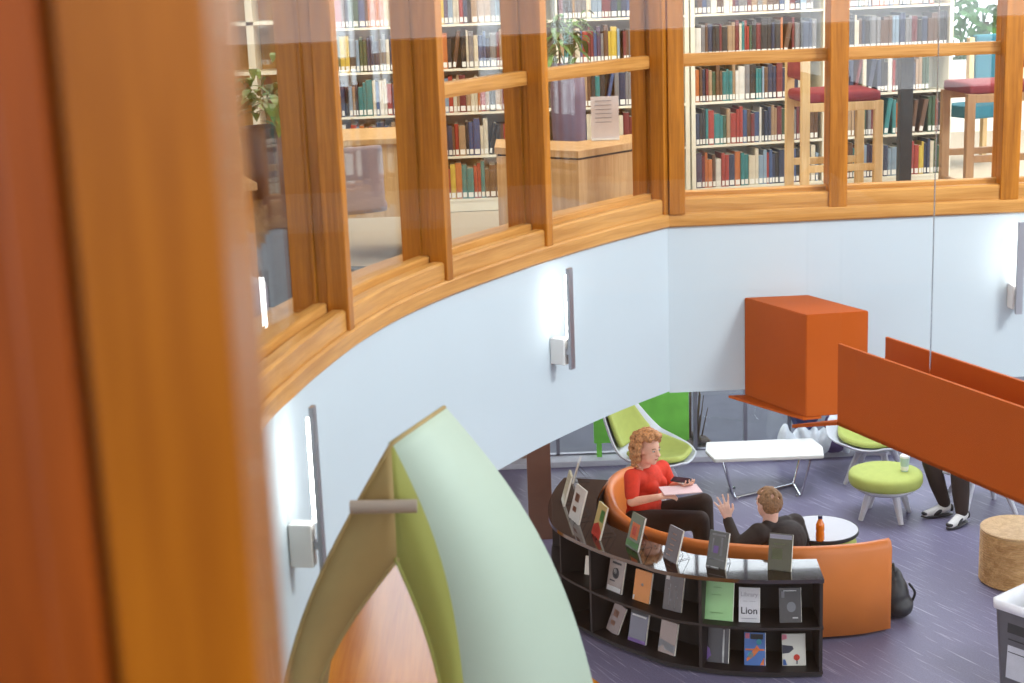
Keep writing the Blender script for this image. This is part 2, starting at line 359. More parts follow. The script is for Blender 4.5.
bm = B(); lathe(bm, [(40, -.12), (40, -.11)], (4, 30, 0), 40); struct('ground_outside', bm, mat('asphalt', (.125, .13, .165), .9, var=.12, scale=3, bump=.2))
# brown square column at the left of the lounge
bm = B(); c = atz(542, 548, 0); box(bm, (c.x, 12.9, 1.475), (.205, .205, 2.95), None, .006); struct('column', bm, mat('brown_column', (.155, .075, .05), .5))
# ------------------------------------------------------------------ orange sculpture : box and trough on the far wall
t = thing('orange_box', 'orange painted box jutting at an angle from the pale blue wall', 'box', (1.35, 8.8, 2.36))
bm = B(); prism(bm, [(1.35, 8.82), (1.61, 8.31), (1.96, 8.35), (1.72, 8.83)], 2.36, 2.94)
bmesh.ops.bevel(bm, geom=list(bm.edges), offset=.004, segments=2, affect='EDGES'); obj('box_body', bm, M_orange, t, True)
bm = B(); prism(bm, [(1.255, 8.815), (1.595, 8.30), (1.70, 8.32), (1.74, 8.83)], 2.345, 2.359); obj('bottom_plate', bm, M_orange, t, True)
u = Vector((.385, -.923)); v = Vector((.923, .385))
t = thing('orange_trough', 'long orange open trough running from the box to the right edge', 'beam', (1.59, 7.4, 2.59))
a = Vector((1.59, 7.4)); e = a+u*6.0; bfar = Vector((1.845, 7.5)); ef = bfar+u*6.0
def plate(name, p, q, z0, z1, th=.014, m=M_orange, mz=None):
    bm = B(); d = v*th; prism(bm, [(p.x, p.y), (q.x, q.y), (q.x+d.x, q.y+d.y), (p.x+d.x, p.y+d.y)], z0, z1)
    return obj(name, bm, m, t, True)
plate('side_plate', a, e, 2.585, 3.0); plate('side_plate', bfar, ef, 2.585, 3.0)
tip = atz(792, 425, 2.60)
bm = B(); prism(bm, [(a.x, a.y), (e.x, e.y), (ef.x, ef.y), (bfar.x, bfar.y), (tip.x, tip.y)], 2.585, 2.602); obj('bottom_plate', bm, M_orange, t, True)
cp = atz(930, 372, 3.0)
bm = B(); tube(bm, [(cp.x, cp.y, 2.6), (cp.x, cp.y, 7.5)], .003, 6)
tag(origin(obj('suspension_cable', bm, M_chrome), (cp.x, cp.y, 2.6)), 'thin steel cable hanging down to the orange trough', 'cable')
# ------------------------------------------------------------------ pale green pointed arch
t = thing('pointed_arch', 'large pale green pointed arch standing in the atrium, bar across its tip', 'arch', (-.3, 4.8, 0))
def extend(c, side, y):
    """carry a limb from the frame edge down to the floor, flattening to vertical"""
    last = c[-1]; out = list(c)
    dx = side
    for k, z in enumerate((2.2, 1.7, 1.1, .5, 0)): out.append(Vector((last.x+dx*(1-.55**(k+1)), y, z)))
    return out
no_ = [P(*q, 4.6) for q in [(391, 441), (403, 457), (416, 476), (436, 520), (453, 574), (461, 632), (464, 683)]]
nl_ = [P(*q, 4.6) for q in [(391, 441), (379, 462), (366, 484), (327, 549), (303, 596), (287, 636), (275, 683)]]
ni_ = [P(*q, 4.6) for q in [(397, 557), (406, 570), (416, 586), (425, 606), (432, 626), (440, 653), (447, 683)]]
nj_ = [P(*q, 4.6) for q in [(397, 557), (380, 577), (362, 599), (342, 623), (322, 649), (311, 667), (302, 683)]]
fo_ = [P(*q, 5.02) for q in [(444, 405), (459, 417), (474, 431), (507, 472), (536, 520), (561, 566), (579, 615), (594, 683)]]
no2 = extend(no_, .03, 4.6); nl2 = extend(nl_, -.08, 4.6); ni2 = extend(ni_, .04, 4.6); nj2 = extend(nj_, -.07, 4.6)
fo2 = extend(fo_, .10, 5.02)
# resample far edge to the same number of points as the near edge
def resamp(c, n):
    L_ = [0]
    for i in range(1, len(c)): L_.append(L_[-1]+(c[i]-c[i-1]).length)
    out = []
    for k in range(n):
        s = L_[-1]*k/(n-1); i = max(j for j in range(len(c)) if L_[j] <= s+1e-9); i = min(i, len(c)-2)
        f = (s-L_[i])/(L_[i+1]-L_[i]); out.append(c[i].lerp(c[i+1], f))
    return out
NN = 60
def smooth(c, it=40):
    for _ in range(it): c = [c[0]]+[(c[k-1]+c[k]*2+c[k+1])/4 for k in range(1, len(c)-1)]+[c[-1]]
    return c
no3, nl3, ni3, nj3, fo3 = [resamp(smooth(resamp(crom(c, 5), NN)), NN) for c in (no2, nl2, ni2, nj2, fo2)]
fl3 = []
for k in range(NN):
    q = nl3[k]; fl3.append(Vector((q.x+.13-.13*k/(NN-1)+(.02 if k else 0), 5.02, fo3[k].z)))
fl3[0] = fo3[0].copy()
def loft(bm, A, C):
    va = [bm.verts.new(p) for p in A]; vc = [bm.verts.new(p) for p in C]
    for i in range(len(A)-1):
        try: bm.faces.new((va[i], va[i+1], vc[i+1], vc[i]))
        except ValueError: pass
def solid(name, A, C, m, th=.012):
    bm = B(); loft(bm, A, C); bmesh.ops.remove_doubles(bm, verts=bm.verts, dist=1e-5)
    o = obj(name, bm, m, t, True, smooth=False)
    md = o.modifiers.new('t', 'SOLIDIFY'); md.thickness = th; md.offset = -1
    dg = bpy.context.evaluated_depsgraph_get(); dg.update(); me = bpy.data.meshes.new_from_object(o.evaluated_get(dg)); o.modifiers.clear(); o.data = me
    for p in me.polygons: p.use_smooth = True
    return o
solid('outer_skin', no3, fo3, M_archg)
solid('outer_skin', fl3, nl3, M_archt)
solid('end_face', no3, ni3, M_archo)
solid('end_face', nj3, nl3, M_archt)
K_ = 5.02/4.6
fi3 = [Vector((p.x*K_+.012, 5.02, CZ+(p.z-CZ)*K_)) for p in ni3]; fj3 = [Vector((p.x*K_-.012, 5.02, CZ+(p.z-CZ)*K_)) for p in nj3]
fi3[0] = fj3[0] = Vector((ni3[0].x*K_, 5.02, CZ+(ni3[0].z-CZ)*K_+.02))
for c_ in (fi3, fj3):
    for p in c_: p.z = max(0, p.z)
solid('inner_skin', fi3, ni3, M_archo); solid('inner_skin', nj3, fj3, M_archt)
bm = B(); p1 = P(350, 507, 4.55); p2 = P(417, 506, 4.55); tube(bm, [p1, p2], .021, 20); obj('cross_bar', bm, M_bar, t, True, smooth=False)
# ------------------------------------------------------------------ wall lights
def sconce(px0, py0, py1, label, run):
    """on the plaster where the sight line through px0 meets it; local y points at the wall"""
    best = None
    for a, b in zip(run, run[1:]):
        for k in range(40):
            w_ = a.lerp(b, k/40); d = (b-a).normalized(); n_ = Vector((-d.y, d.x)); r_ = w_-n_*.115
            e = abs(pix((r_.x, r_.y, 3.0))[0]-px0)
            if best is None or e < best[0]: best = (e, r_, math.atan2(d.y, d.x))
    r_, ang = best[1], best[2]
    zt = P(px0, py0, r_.y).z; zb = P(px0, py1, r_.y).z; h = zt-zb
    t = thing('wall_light', label, 'wall light', (r_.x, r_.y, zb), ang, 'wall lights on the pale plaster')
    bm = B(); box(bm, (0, 0, h/2), (.040, .018, h), None, .002); obj('blade', bm, M_steel, t)
    bm = B(); box(bm, (0, .018, h*.62), (.018, .010, h*.62)); obj('lamp', bm, M_led, t)
    bm = B(); box(bm, (0, .07, h*.17), (.06, .085, h*.26), None, .004); obj('housing', bm, M_white, t)
    bm = B(); box(bm, (0, .015, h*.17), (.03, .03, .03)); obj('bracket', bm, M_steel, t)
    return t
# ------------------------------------------------------------------ lounge furniture
def shell_chair(label, loc, rz, group):
    """wide fan shaped lounge chair, faces +x"""
    t = thing('lounge_chair', label, 'chair', loc, rz, group)
    spine = crom([Vector(q) for q in [(-.50, 0, 1.12), (-.44, 0, .95), (-.36, 0, .72), (-.27, 0, .53), (-.14, 0, .41), (.08, 0, .375), (.28, 0, .39), (.40, 0, .42)]], 3)
    wid = [.10, .26, .38, .45, .48, .46, .36, .18]
    wl = [p.x for p in crom([Vector((q, 0, 0)) for q in wid], 3)]
    def surf(off, k, lo, hi, cup, rnd=0):
        bm = B(); rows = []
        for i in range(lo, hi):
            p = spine[i]; a = spine[max(i-1, 0)]; b = spine[min(i+1, len(spine)-1)]; tg = (b-a).normalized(); nr = Vector((-tg.z, 0, tg.x))
            if nr.z < 0: nr = -nr
            if nr.x < 0 and i < 10: nr = -nr
            row = []
            for j in range(-6, 7):
                s = j/6; y = wl[i]*k*s; f_ = i/(len(spine)-1); cu = cup*(.25+.75*math.sin(PI*min(1, f_*1.05))**1.2 if f_ < .95 else .25); row.append(bm.verts.new(p+nr*(off+cu*s*s)+Vector((0, y, 0))))
            rows.append(row)
        for r0, r1 in zip(rows, rows[1:]):
            for j in range(12): bm.faces.new((r0[j], r0[j+1], r1[j+1], r1[j]))
        return bm
    def thick(o, th):
        md = o.modifiers.new('t', 'SOLIDIFY'); md.thickness = th; md.offset = 0
        s = o.modifiers.new('s', 'SUBSURF'); s.levels = 1; s.render_levels = 1
        dg = bpy.context.evaluated_depsgraph_get(); dg.update(); me = bpy.data.meshes.new_from_object(o.evaluated_get(dg)); o.modifiers.clear(); o.data = me
        for p in me.polygons: p.use_smooth = True
    n = len(spine)
    thick(obj('shell', surf(-.02, 1.0, 0, n, .17), M_shell, t, smooth=True), .022)
    thick(obj('back_cushion', surf(.022, .74, 1, 11, .13), M_lime, t, smooth=True), .04)
    thick(obj('seat_cushion', surf(.034, .74, 12, n-1, .12), M_lime, t, smooth=True), .055)
    bm = B(); box(bm, (0, 0, .315), (.36, .30, .035), None, .01); obj('base_frame', bm, M_leg, t)
    for sx in (-1, 1):
        for sy in (-1, 1):
            bm = B(); tube(bm, [(sx*.13, sy*.11, .32), (sx*.24, sy*.22, 0)], [.035, .02], 10); obj('leg', bm, M_leg, t)
    return t
shell_chair('lime cushioned pale shell lounge chair with tall pointed back behind the red top', (1.23, 13.78, 0), math.radians(-28), 'shell lounge chairs')
shell_chair('lime cushioned pale shell lounge chair behind the round lime ottoman', (3.38, 14.05, 0), math.radians(-118), 'shell lounge chairs')
shell_chair('shell lounge chair under the person with black and white trainers', (4.10, 13.14, 0), math.radians(188), 'shell lounge chairs')
# coffee table
q = [atz(*k, .40) for k in [(708, 441), (815, 440), (818, 458), (716, 460)]]
cx = sum(p.x for p in q)/4; cy = sum(p.y for p in q)/4
t = thing('coffee_table', 'white topped low coffee table on a folded chrome rod base', 'table', (cx, cy, 0))
bm = B(); w_, d_ = .50, .27
pts = [(-w_, d_), (w_, d_), (w_+.045, 0), (w_, -d_), (-w_, -d_), (-w_-.045, 0)]
prism(bm, pts, .378, .41); bmesh.ops.bevel(bm, geom=list(bm.edges), offset=.006, segments=2, affect='EDGES'); obj('tabletop', bm, M_top, t)
for s in (-1, 1):
    bm = B(); x1 = s*.40; x2 = s*.30
    tube(bm, crom([Vector(k) for k in [(x1, .2, .38), (x2, .12, .02), (s*.26, .10, .012)]], 4), .011, 8)
    tube(bm, crom([Vector(k) for k in [(x1, -.2, .38), (x2+.01*s, -.2, .02), (s*.26, -.19, .012)]], 4), .011, 8)
    tube(bm, [(x2, .13, .012), (x2, -.21, .012)], .011, 8)
    obj('leg', bm, M_chrome, t)
bm = B(); tube(bm, [(-.30, -.20, .012), (.30, .12, .012)], .011, 8); obj('stretcher', bm, M_chrome, t)
# lime ottoman
c = Vector((3.235, 13.05, 0))
t = thing('round_ottoman', 'round lime ottoman with splayed pale legs and a paper cup on it', 'ottoman', c)
bm = B(); lathe(bm, [(.02, .30), (.28, .30), (.308, .31), (.32, .34), (.32, .385), (.31, .41), (.28, .422), (.02, .425)], (0, 0, 0), 36); obj('cushion', bm, M_lime, t, smooth=True)
bm = B(); lathe(bm, [(.02, .245), (.22, .245), (.27, .275), (.28, .298), (.02, .299)], (0, 0, 0), 36); obj('base_shell', bm, M_shell, t, smooth=True)
for k in range(4):
    a_ = .35+k*PI/2; bm = B(); tube(bm, [(.15*math.cos(a_), .15*math.sin(a_), .27), (.25*math.cos(a_), .25*math.sin(a_), 0)], [.04, .022], 10); obj('leg', bm, M_leg, t)
c = atz(904.5, 471, .425)
t = thing('paper_cup', 'pale green and white paper cup standing on the lime ottoman', 'cup', c)
bm = B(); lathe(bm, [(.03, 0), (.042, .125)], seg=20); obj('cup_body', bm, mat('cup_green', (.45, .62, .55), .6), t)
bm = B(); lathe(bm, [(.044, .125), (.045, .14), (.036, .15)], seg=20); obj('lid', bm, M_white, t)
bm = B(); lathe(bm, [(.0325, .012), (.0365, .05)], seg=20, cap=False); obj('sleeve', bm, M_white, t)
# tub stool of stacked wood rings
c = Vector((3.90, 11.50, 0))
t = thing('drum_stool', 'round drum stool of stacked pale wood rings behind the bin', 'stool', c)
M_ply = wood('ply_rings', (.46, .25, .09), (.70, .44, .20), 'X', .5, sc=1); 
prof = []
for k in range(20): z = .012+k*.0205; prof += [(.285, z), (.29, z+.004), (.29, z+.015), (.285, z+.019)]
bm = B(); lathe(bm, [(.27, 0)]+prof, seg=40); obj('drum_body', bm, M_ply, t)
bm = B(); lathe(bm, [(.28, .421), (.29, .424), (.29, .438), (.28, .444)], seg=40); obj('seat', bm, M_pale, t)
# bin
c0 = atz(998, 588, .72)
t = thing('waste_bin', 'grey waste bin with a white bag folded over its rim', 'bin', (3.37, 9.50, 0))
bm = B()
def rr(w, d, z, n=5, r=.05):
    out = []
    for (sx, sy, a0) in ((1, 1, 0), (-1, 1, PI/2), (-1, -1, PI), (1, -1, 3*PI/2)):
        for k in range(n): a = a0+PI/2*k/(n-1); out.append(Vector((sx*(w-r)+r*math.cos(a), sy*(d-r)+r*math.sin(a), z)))
    return out
def shellrings(bm, rings):
    R_ = [[bm.verts.new(p) for p in r] for r in rings]
    for a_, b_ in zip(R_, R_[1:]):
        for k in range(len(a_)): bm.faces.new((a_[k], a_[(k+1) % len(a_)], b_[(k+1) % len(a_)], b_[k]))
    return R_
R_ = shellrings(bm, [rr(.19, .15, .0), rr(.225, .19, .70), rr(.215, .18, .70), rr(.18, .14, .02)]); bm.faces.new(R_[0][::-1]); bm.faces.new(R_[-1])
M_bin = mat('bin_plastic', (.11, .105, .115), .45); obj('bin_body', bm, M_bin, t)
bm = B(); shellrings(bm, [rr(.224, .188, .655), rr(.235, .20, .66), rr(.238, .203, .715), rr(.226, .19, .722), rr(.207, .172, .715), rr(.20, .165, .55)]); obj('bag_rim', bm, mat('bag_white', (.8, .8, .82), .5), t, smooth=True)
bm = B(); box(bm, (-.2105, 0, .40), (.004, .15, .40), Matrix.Rotation(.05, 3, 'Y')); o = obj('label_sheet', bm, mat('sheet_grey', (.5, .5, .54), .6), t)
bm = B(); box(bm, (-.2185, 0, .555), (.004, .15, .075), Matrix.Rotation(.05, 3, 'Y')); obj('label_header', bm, M_black, t)
for k in (.47, .38, .29): bm = B(); box(bm, (-.2135+(.4-k)*.05, 0, k), (.004, .14, .006), Matrix.Rotation(.05, 3, 'Y')); obj('label_line', bm, M_black, t)
t.rotation_euler[2] = math.radians(38)
# curved orange booth
rim = crom([Vector(q) for q in [(1.20, 12.50), (1.05, 12.62), (.86, 12.52), (.72, 12.22), (.69, 11.85), (.74, 11.42), (.93, 11.05), (1.32, 10.72), (1.93, 10.53), (2.38, 10.53), (2.69, 10.62)]], 6)
t = thing('curved_booth', 'orange curved booth sofa wrapped by the dark display case', 'sofa', (1.7, 11.2, 0))
bm = B(); sweep(bm, rim, [(.0, .03), (.0, .66), (.015, .705), (.045, .72), (.075, .705), (.09, .66), (.09, .03)])
o = obj('backrest', bm, M_sofa, t, True, smooth=True)
inner = [p+q*.095 for p, q in zip(rim, norms(rim))]
front = [Vector(q) for q in [(2.70, 11.0), (2.1, 10.92), (1.72, 11.02), (1.45, 11.25), (1.32, 11.6), (1.30, 12.0), (1.27, 12.3)]]
M_seat = mat('pale_seat', (.60, .62, .54), .6)
bm = B(); prism(bm, [(p.x, p.y) for p in inner[3:-1]+front], .05, .24); obj('seat_base', bm, M_sofa, t, True)
bm = B(); prism(bm, [(p.x, p.y) for p in inner[3:-1]+front], .245, .33); obj('seat', bm, M_seat, t, True)
# round side table + green drum
c = Vector((2.32, 11.36, 0))
t = thing('round_side_table', 'round grey side table with black rim beside the orange booth', 'table', c)
bm = B(); lathe(bm, [(.02, .535), (.285, .535), (.285, .55), (.02, .5505)], seg=40); obj('tabletop', bm, M_grey, t)
bm = B(); lathe(bm, [(.285, .52), (.292, .525), (.292, .549), (.286, .5515)], seg=40, cap=False); obj('rim', bm, M_black, t)
bm = B(); lathe(bm, [(.27, .0), (.275, .05), (.275, .45), (.26, .50), (.05, .51)], seg=40); obj('drum_base', bm, M_lime, t, smooth=False)
c = atz(820, 540.5, .551)
t = thing('juice_bottle', 'orange juice bottle with dark cap on the round grey table', 'bottle', c)
bm = B(); lathe(bm, [(.028, 0), (.033, .01), (.033, .06), (.029, .075), (.033, .09), (.032, .13), (.016, .165), (.014, .175)], seg=18); obj('bottle_body', bm, mat('orange_juice', (.95, .26, .01), .2, coat=.5), t, smooth=True)
bm = B(); lathe(bm, [(.017, .176), (.017, .198), (.012, .20)], seg=16); obj('cap', bm, mat('cap_blue', (.03, .03, .08), .4), t)
# backpack
t = thing('backpack', 'black backpack on the carpet behind the right end of the orange booth', 'bag', (2.78, 10.93, 0))
bm = B(); ball(bm, (0, 0, .17), (.12, .15, .17)); ball(bm, (.03, -.02, .10), (.12, .15, .10)); ball(bm, (0, .02, .28), (.08, .11, .10)); blob('bag_body', bm, M_black, t, .012, 4, world=False)
bm = B(); tube(bm, crom([Vector(q) for q in [(.10, -.08, .28), (.15, -.06, .20), (.14, -.03, .12)]], 4), .010, 6); obj('strap', bm, M_black, t)
bm = B(); tube(bm, crom([Vector(q) for q in [(0, -.04, .36), (0, 0, .41), (0, .05, .36)]], 4), .008, 6); obj('handle', bm, M_black, t)
# ------------------------------------------------------------------ display case
casep = crom([Vector(q) for q in [(.40, 12.25), (.31, 11.95), (.25, 11.6), (.25, 11.25), (.31, 11.02), (.45, 10.78), (.63, 10.54), (.83, 10.33), (1.0, 10.16), (1.28, 10.02), (1.62, 9.93), (2.05, 9.90)]], 8)
t = thing('display_case', 'low dark curved bookcase with glossy top and face-out books', 'bookcase', (1.2, 10.3, 0))
D = .36; ZTOP = .74
# case path runs anticlockwise around the booth; left of it is toward the booth
bm = B(); sweep(bm, casep, [(-.015, ZTOP-.028), (-.015, ZTOP), (D, ZTOP), (D, ZTOP-.028)]); obj('top_board', bm, M_dark, t, True)
bm = B(); sweep(bm, casep, [(D-.02, .05), (D-.02, ZTOP-.03), (D, ZTOP-.03), (D, .05)]); obj('back_panel', bm, M_darkm, t, True)
for z in (.055, .385):
    bm = B(); sweep(bm, casep, [(.0, z-.02), (.0, z), (D-.02, z), (D-.02, z-.02)]); obj('shelf', bm, M_darkm, t, True)
bm = B(); sweep(bm, casep, [(.04, 0), (.04, .034), (D-.02, .034), (D-.02, 0)]); obj('plinth', bm, M_black, t, True)
CN = norms(casep); CL = [0]
for i in range(1, len(casep)): CL.append(CL[-1]+(casep[i]-casep[i-1]).length)
def at_s(s, off):
    s = max(0, min(CL[-1]-1e-6, s)); i = max(j for j in range(len(CL)) if CL[j] <= s); f = (s-CL[i])/(CL[i+1]-CL[i])
    p = casep[i].lerp(casep[i+1], f); q = CN[i].lerp(CN[i+1], f); return p+q*off, q
def near_s(xy):
    best = min((( (at_s(CL[-1]*k/600, 0)[0]-Vector(xy)).length), CL[-1]*k/600) for k in range(601)); return best[1]
for s in [0.012, .62, 1.22, near_s(atz(590, 575, .5).xy), near_s(atz(712, 590, .5).xy), CL[-1]-.015]:
    p, q = at_s(s, .0); bm = B(); c = p+q*(D/2-.008)
    box(bm, (c.x, c.y, .37), (.022, D-.03, .66), zr(math.atan2(q.y, q.x)-PI/2)); obj('divider', bm, M_darkm, t, True)
# face-out books
def faceout(px, pyb, wpx, hpx, zbase, off, cover, label, detail=None, tilt=.22, stand=False, th=.018, rot=0, name='book', roll=0):
    """px,pyb : foot centre; size in metres from pixels; stands on zbase, faces away from the booth"""
    g = atz(px, pyb, zbase); s = near_s(g.xy)
    if off is None: off = .10
    p, q = at_s(s, off)
    if stand: p = Vector((g.x, g.y))
    face = -q; rz = math.atan2(face.y, face.x)+PI/2+rot      # local -y is the cover side
    dist = (Vector((p.x, p.y, zbase))-CAMP).length; sc = F/dist
    w_ = wpx/sc; h_ = hpx/sc/.97
    t = thing(name, label, 'book', (p.x, p.y, zbase+.001), rz, 'face-out books on the display case')
    if roll: t.rotation_euler = (0, roll, rz)
    Rt = Matrix.Rotation(-tilt, 3, 'X')
    def TL(x, y, z): return Rt @ Vector((x, y, z))
    bm = B(); box(bm, TL(0, th/2, h_/2)+Vector((0, 0, 0)), (w_, th, h_), Rt, .0015); 
    for f in bm.faces:
        nrm = f.normal
    obj('cover', bm, cover, t)
    bm = B(); box(bm, TL(.002, th/2, h_/2), (w_-.0005, th*.7, h_-.006), Rt); 
    bm2 = B(); box(bm2, TL(.003, th/2, h_/2), (w_, th*.65, h_*.985), Rt); bm.free(); obj('pages', bm2, M_page, t)
    if detail: detail(t, w_, h_, Rt)
    if stand:
        bm = B()
        for sx in (-.25, .25):
            tube(bm, [TL(sx*w_, th+.003, h_*.62), Vector((sx*w_, th+.09+h_*tilt*.6, .004)), Vector((sx*w_, -.012, .004)), Vector((sx*w_, -.014, .02))], .0022, 6)
        tube(bm, [TL(-.25*w_, th+.003, h_*.62), TL(.25*w_, th+.003, h_*.62)], .0022, 6)
        e = obj('book_easel', bm, M_black); e.matrix_basis = t.matrix_basis.copy() if not roll else Matrix.Translation(t.location) @ Matrix.Rotation(rz, 4, 'Z')
        tag(e, 'wire easel holding the '+' '.join(label.split()[:9]), 'book stand', 'wire easels on the display case')
    return t
def patch(t, w_, h_, Rt, rects, m):
    """flat coloured shapes printed on a cover; u,v in 0..1"""
    for r in rects:
        bm = B()
        if len(r) == 4: u0, v0, u1, v1 = r; pts = [(u0, v0), (u1, v0), (u1, v1), (u0, v1)]
        else: pts = r[0]
        vs = [bm.verts.new(Rt @ Vector(((a-.5)*w_, -.0008, b*h_))) for a, b in pts]
        bm.faces.new(vs)
        bmesh.ops.solidify(bm, geom=list(bm.faces), thickness=.0006)
        obj('print', bm, m, t)
def cc(n, c, r=.35): return mat(n, c, r, var=.03)
def circ(u, v, r, asp=.72, n=14): return ([(u+r*math.cos(2*PI*k/n)/asp, v+r*math.sin(2*PI*k/n)) for k in range(n)],)
C_w = cc('print_white', (.75, .75, .74)); C_k = cc('print_black', (.02, .02, .025)); C_g = cc('print_grey', (.30, .30, .32)); C_b = cc('print_blue', (.03, .12, .42)); C_o = cc('print_orange', (.85, .22, .05)); C_r = cc('print_red', (.75, .06, .03)); C_p = cc('print_pink', (.75, .22, .30)); C_v = cc('print_violet', (.28, .16, .48)); C_y = cc('print_yellow', (.75, .60, .10)); C_gr = cc('print_green', (.10, .30, .06)); C_br = cc('print_brown', (.25, .10, .05))
def d_lines(m=C_k, rows=((.8, .3, .7), (.7, .35, .65), (.25, .2, .8))):
    return lambda t, w_, h_, R_: patch(t, w_, h_, R_, [(a, v_-.012, b, v_+.012) for v_, a, b in rows], m)
def d_word(t, w_, h_, R_):
    for body, sz, v_ in (('Library', .26, .80), ('Lion', .42, .33)):
        M = (R_.to_4x4() @ Matrix.Translation((0, -.001, v_*h_)) @ Matrix.Rotation(PI/2, 4, 'X'))
        text('title', body, w_*sz*1.12, C_g if v_ > .5 else C_k, t, M, .001)
    patch(t, w_, h_, R_, [(.2, .60, .42, .615), (.5, .60, .8, .615), (.12, .10, .88, .125)], C_g)
def d_blue(t, w_, h_, R_):
    patch(t, w_, h_, R_, [([(.12, .12), (.5, .3), (.75, .5), (.6, .62), (.35, .4), (.1, .2)],), (.05, .46, .95, .51), ([(.75, .02), (.95, .02), (.95, .25)],)], C_o)
    patch(t, w_, h_, R_, [circ(.3, .32, .10), circ(.7, .72, .09)], cc('print_teal', (.05, .35, .42)))
    patch(t, w_, h_, R_, [(.05, .82, .25, .98)], C_p)
    patch(t, w_, h_, R_, [(.3, .8, .9, .96)], C_k)
def d_dot(t, w_, h_, R_):
    patch(t, w_, h_, R_, [([(0, .38), (.3, .40), (.5, .52), (.45, .62), (.2, .64), (0, .66)],), (.6, .05, .66, .22)], cc('print_navy', (.05, .05, .08)))
    patch(t, w_, h_, R_, [circ(.62, .26, .10)], C_r); patch(t, w_, h_, R_, [([(0, .8), (.22, .85), (.2, .98), (0, .98)],)], C_p)
    patch(t, w_, h_, R_, [([(.02, .02), (.2, .02), (.12, .2), (.02, .2)],)], C_b)
def d_white(t, w_, h_, R_): patch(t, w_, h_, R_, [(.72, .02, .80, .97)], C_w); patch(t, w_, h_, R_, [([(.0, .05), (.2, .2), (.12, .4), (.0, .45)],)], C_v)
def d_photo(t, w_, h_, R_): patch(t, w_, h_, R_, [circ(.55, .45, .15), (.1, .72, .25, .9)], C_g); patch(t, w_, h_, R_, [(.6, .12, .85, .16), (.2, .9, .8, .93)], C_w)
def d_art(t, w_, h_, R_): patch(t, w_, h_, R_, [circ(.5, .55, .16), (.2, .82, .8, .88), (.15, .3, .5, .34)], C_k); patch(t, w_, h_, R_, [circ(.45, .6, .08), (.05, .02, .95, .16)], C_w)
def d_line2(t, w_, h_, R_): patch(t, w_, h_, R_, [circ(.5, .55, .05)], C_g); patch(t, w_, h_, R_, [(.02, .02, .12, .16)], C_w)
def d_pat(t, w_, h_, R_): patch(t, w_, h_, R_, [circ(.25, .6, .025), circ(.6, .7, .02), circ(.4, .3, .03), circ(.75, .4, .02), (.3, .15, .34, .75), (.62, .1, .66, .6)], C_g); patch(t, w_, h_, R_, [(.05, .85, .25, .97)], C_w)
def d_photo2(t, w_, h_, R_): patch(t, w_, h_, R_, [([(0, .1), (.25, .25), (.4, .12), (1, .08), (1, .3), (0, .42)],)], C_g)
def d_pic(t, w_, h_, R_): patch(t, w_, h_, R_, [(.2, .55, .6, .78), (.2, .25, .55, .4)], C_br)
def d_col(t, w_, h_, R_): patch(t, w_, h_, R_, [(.2, .3, .8, .75)], C_o); patch(t, w_, h_, R_, [(0, .05, 1, .22)], C_gr); patch(t, w_, h_, R_, [(.3, .4, .6, .65)], C_r)
def d_red(t, w_, h_, R_): patch(t, w_, h_, R_, [([(0, 0), (1, 0), (1, .25), (.5, .45), (0, .3)],)], C_r); patch(t, w_, h_, R_, [(.5, .5, .95, .85)], C_gr)
def d_vio(t, w_, h_, R_): patch(t, w_, h_, R_, [(0, .0, 1, .1)], C_v); patch(t, w_, h_, R_, [(0, .82, 1, .98)], C_k); patch(t, w_, h_, R_, [(.1, .75, .9, .8)], C_w)
def d_chalk(t, w_, h_, R_): patch(t, w_, h_, R_, [(.35, .78, .65, .82), (.3, .62, .7, .66), (.3, .46, .62, .5), (.25, .3, .6, .34), (.2, .14, .5, .18)], cc('print_copper', (.42, .22, .14)))
def d_city(t, w_, h_, R_): patch(t, w_, h_, R_, [(.15, .88, .85, .93), (.2, .4, .28, .8), (.65, .35, .75, .85), (.1, .22, .9, .25)], C_g); patch(t, w_, h_, R_, [(.3, .4, .55, .6)], C_v); patch(t, w_, h_, R_, [(.02, .0, .7, .03)], C_w)
def d_sky(t, w_, h_, R_): patch(t, w_, h_, R_, [(.03, .86, .97, .98)], cc('print_haze', (.45, .45, .55))); patch(t, w_, h_, R_, [(.2, .7, .7, .74), (.15, .3, .6, .6)], cc('print_moss', (.16, .17, .08)))
ZU, ZL = .386, .056
# upper shelf
faceout(563, 558, 10, 18, ZU, .1, cc('c_red', (.45, .05, .03)), 'small red and white book at the far left of the upper shelf', d_lines(C_w), rot=1.0)
faceout(576, 566, 19, 28, ZU, .1, cc('c_tan', (.55, .24, .08)), 'tan orange book left of the thin white one on the upper shelf', d_line2, rot=.8)
faceout(587, 575, 8, 18, ZU, .16, cc('c_cream', (.72, .68, .58)), 'thin white book beside the tan orange one on the upper shelf', None, rot=.5)
faceout(611, 593, 21, 33, ZU, .1, cc('c_greyart', (.26, .22, .20)), 'grey illustrated book left of the orange one on the upper shelf', d_art)
faceout(638, 603, 21, 30, ZU, .1, cc('c_orange', (.50, .17, .01)), 'orange book with a small grey emblem on the upper shelf', d_line2)
faceout(671, 611, 21, 34, ZU, .12, cc('c_dark', (.06, .045, .045)), 'dark book with grey scribbles under the wire-held chalk-lettered book', d_pat)
faceout(717, 619, 32, 39, ZU, .08, cc('c_mint', (.24, .46, .19)), 'large light green sheet standing on the upper shelf', d_lines(cc('print_mint', (.16, .34, .12)), ((.80, .38, .62), (.62, .32, .62), (.18, .3, .7))), name='green_sheet', th=.004)
faceout(749, 620, 20, 33, ZU, .08, cc('c_white', (.48, .48, .50)), 'white book with dark lettering right of the green sheet', d_word)
faceout(791, 625, 21, 33, ZU, .08, cc('c_photo', (.035, .03, .03)), 'dark photo book at the right end of the upper shelf', d_photo)
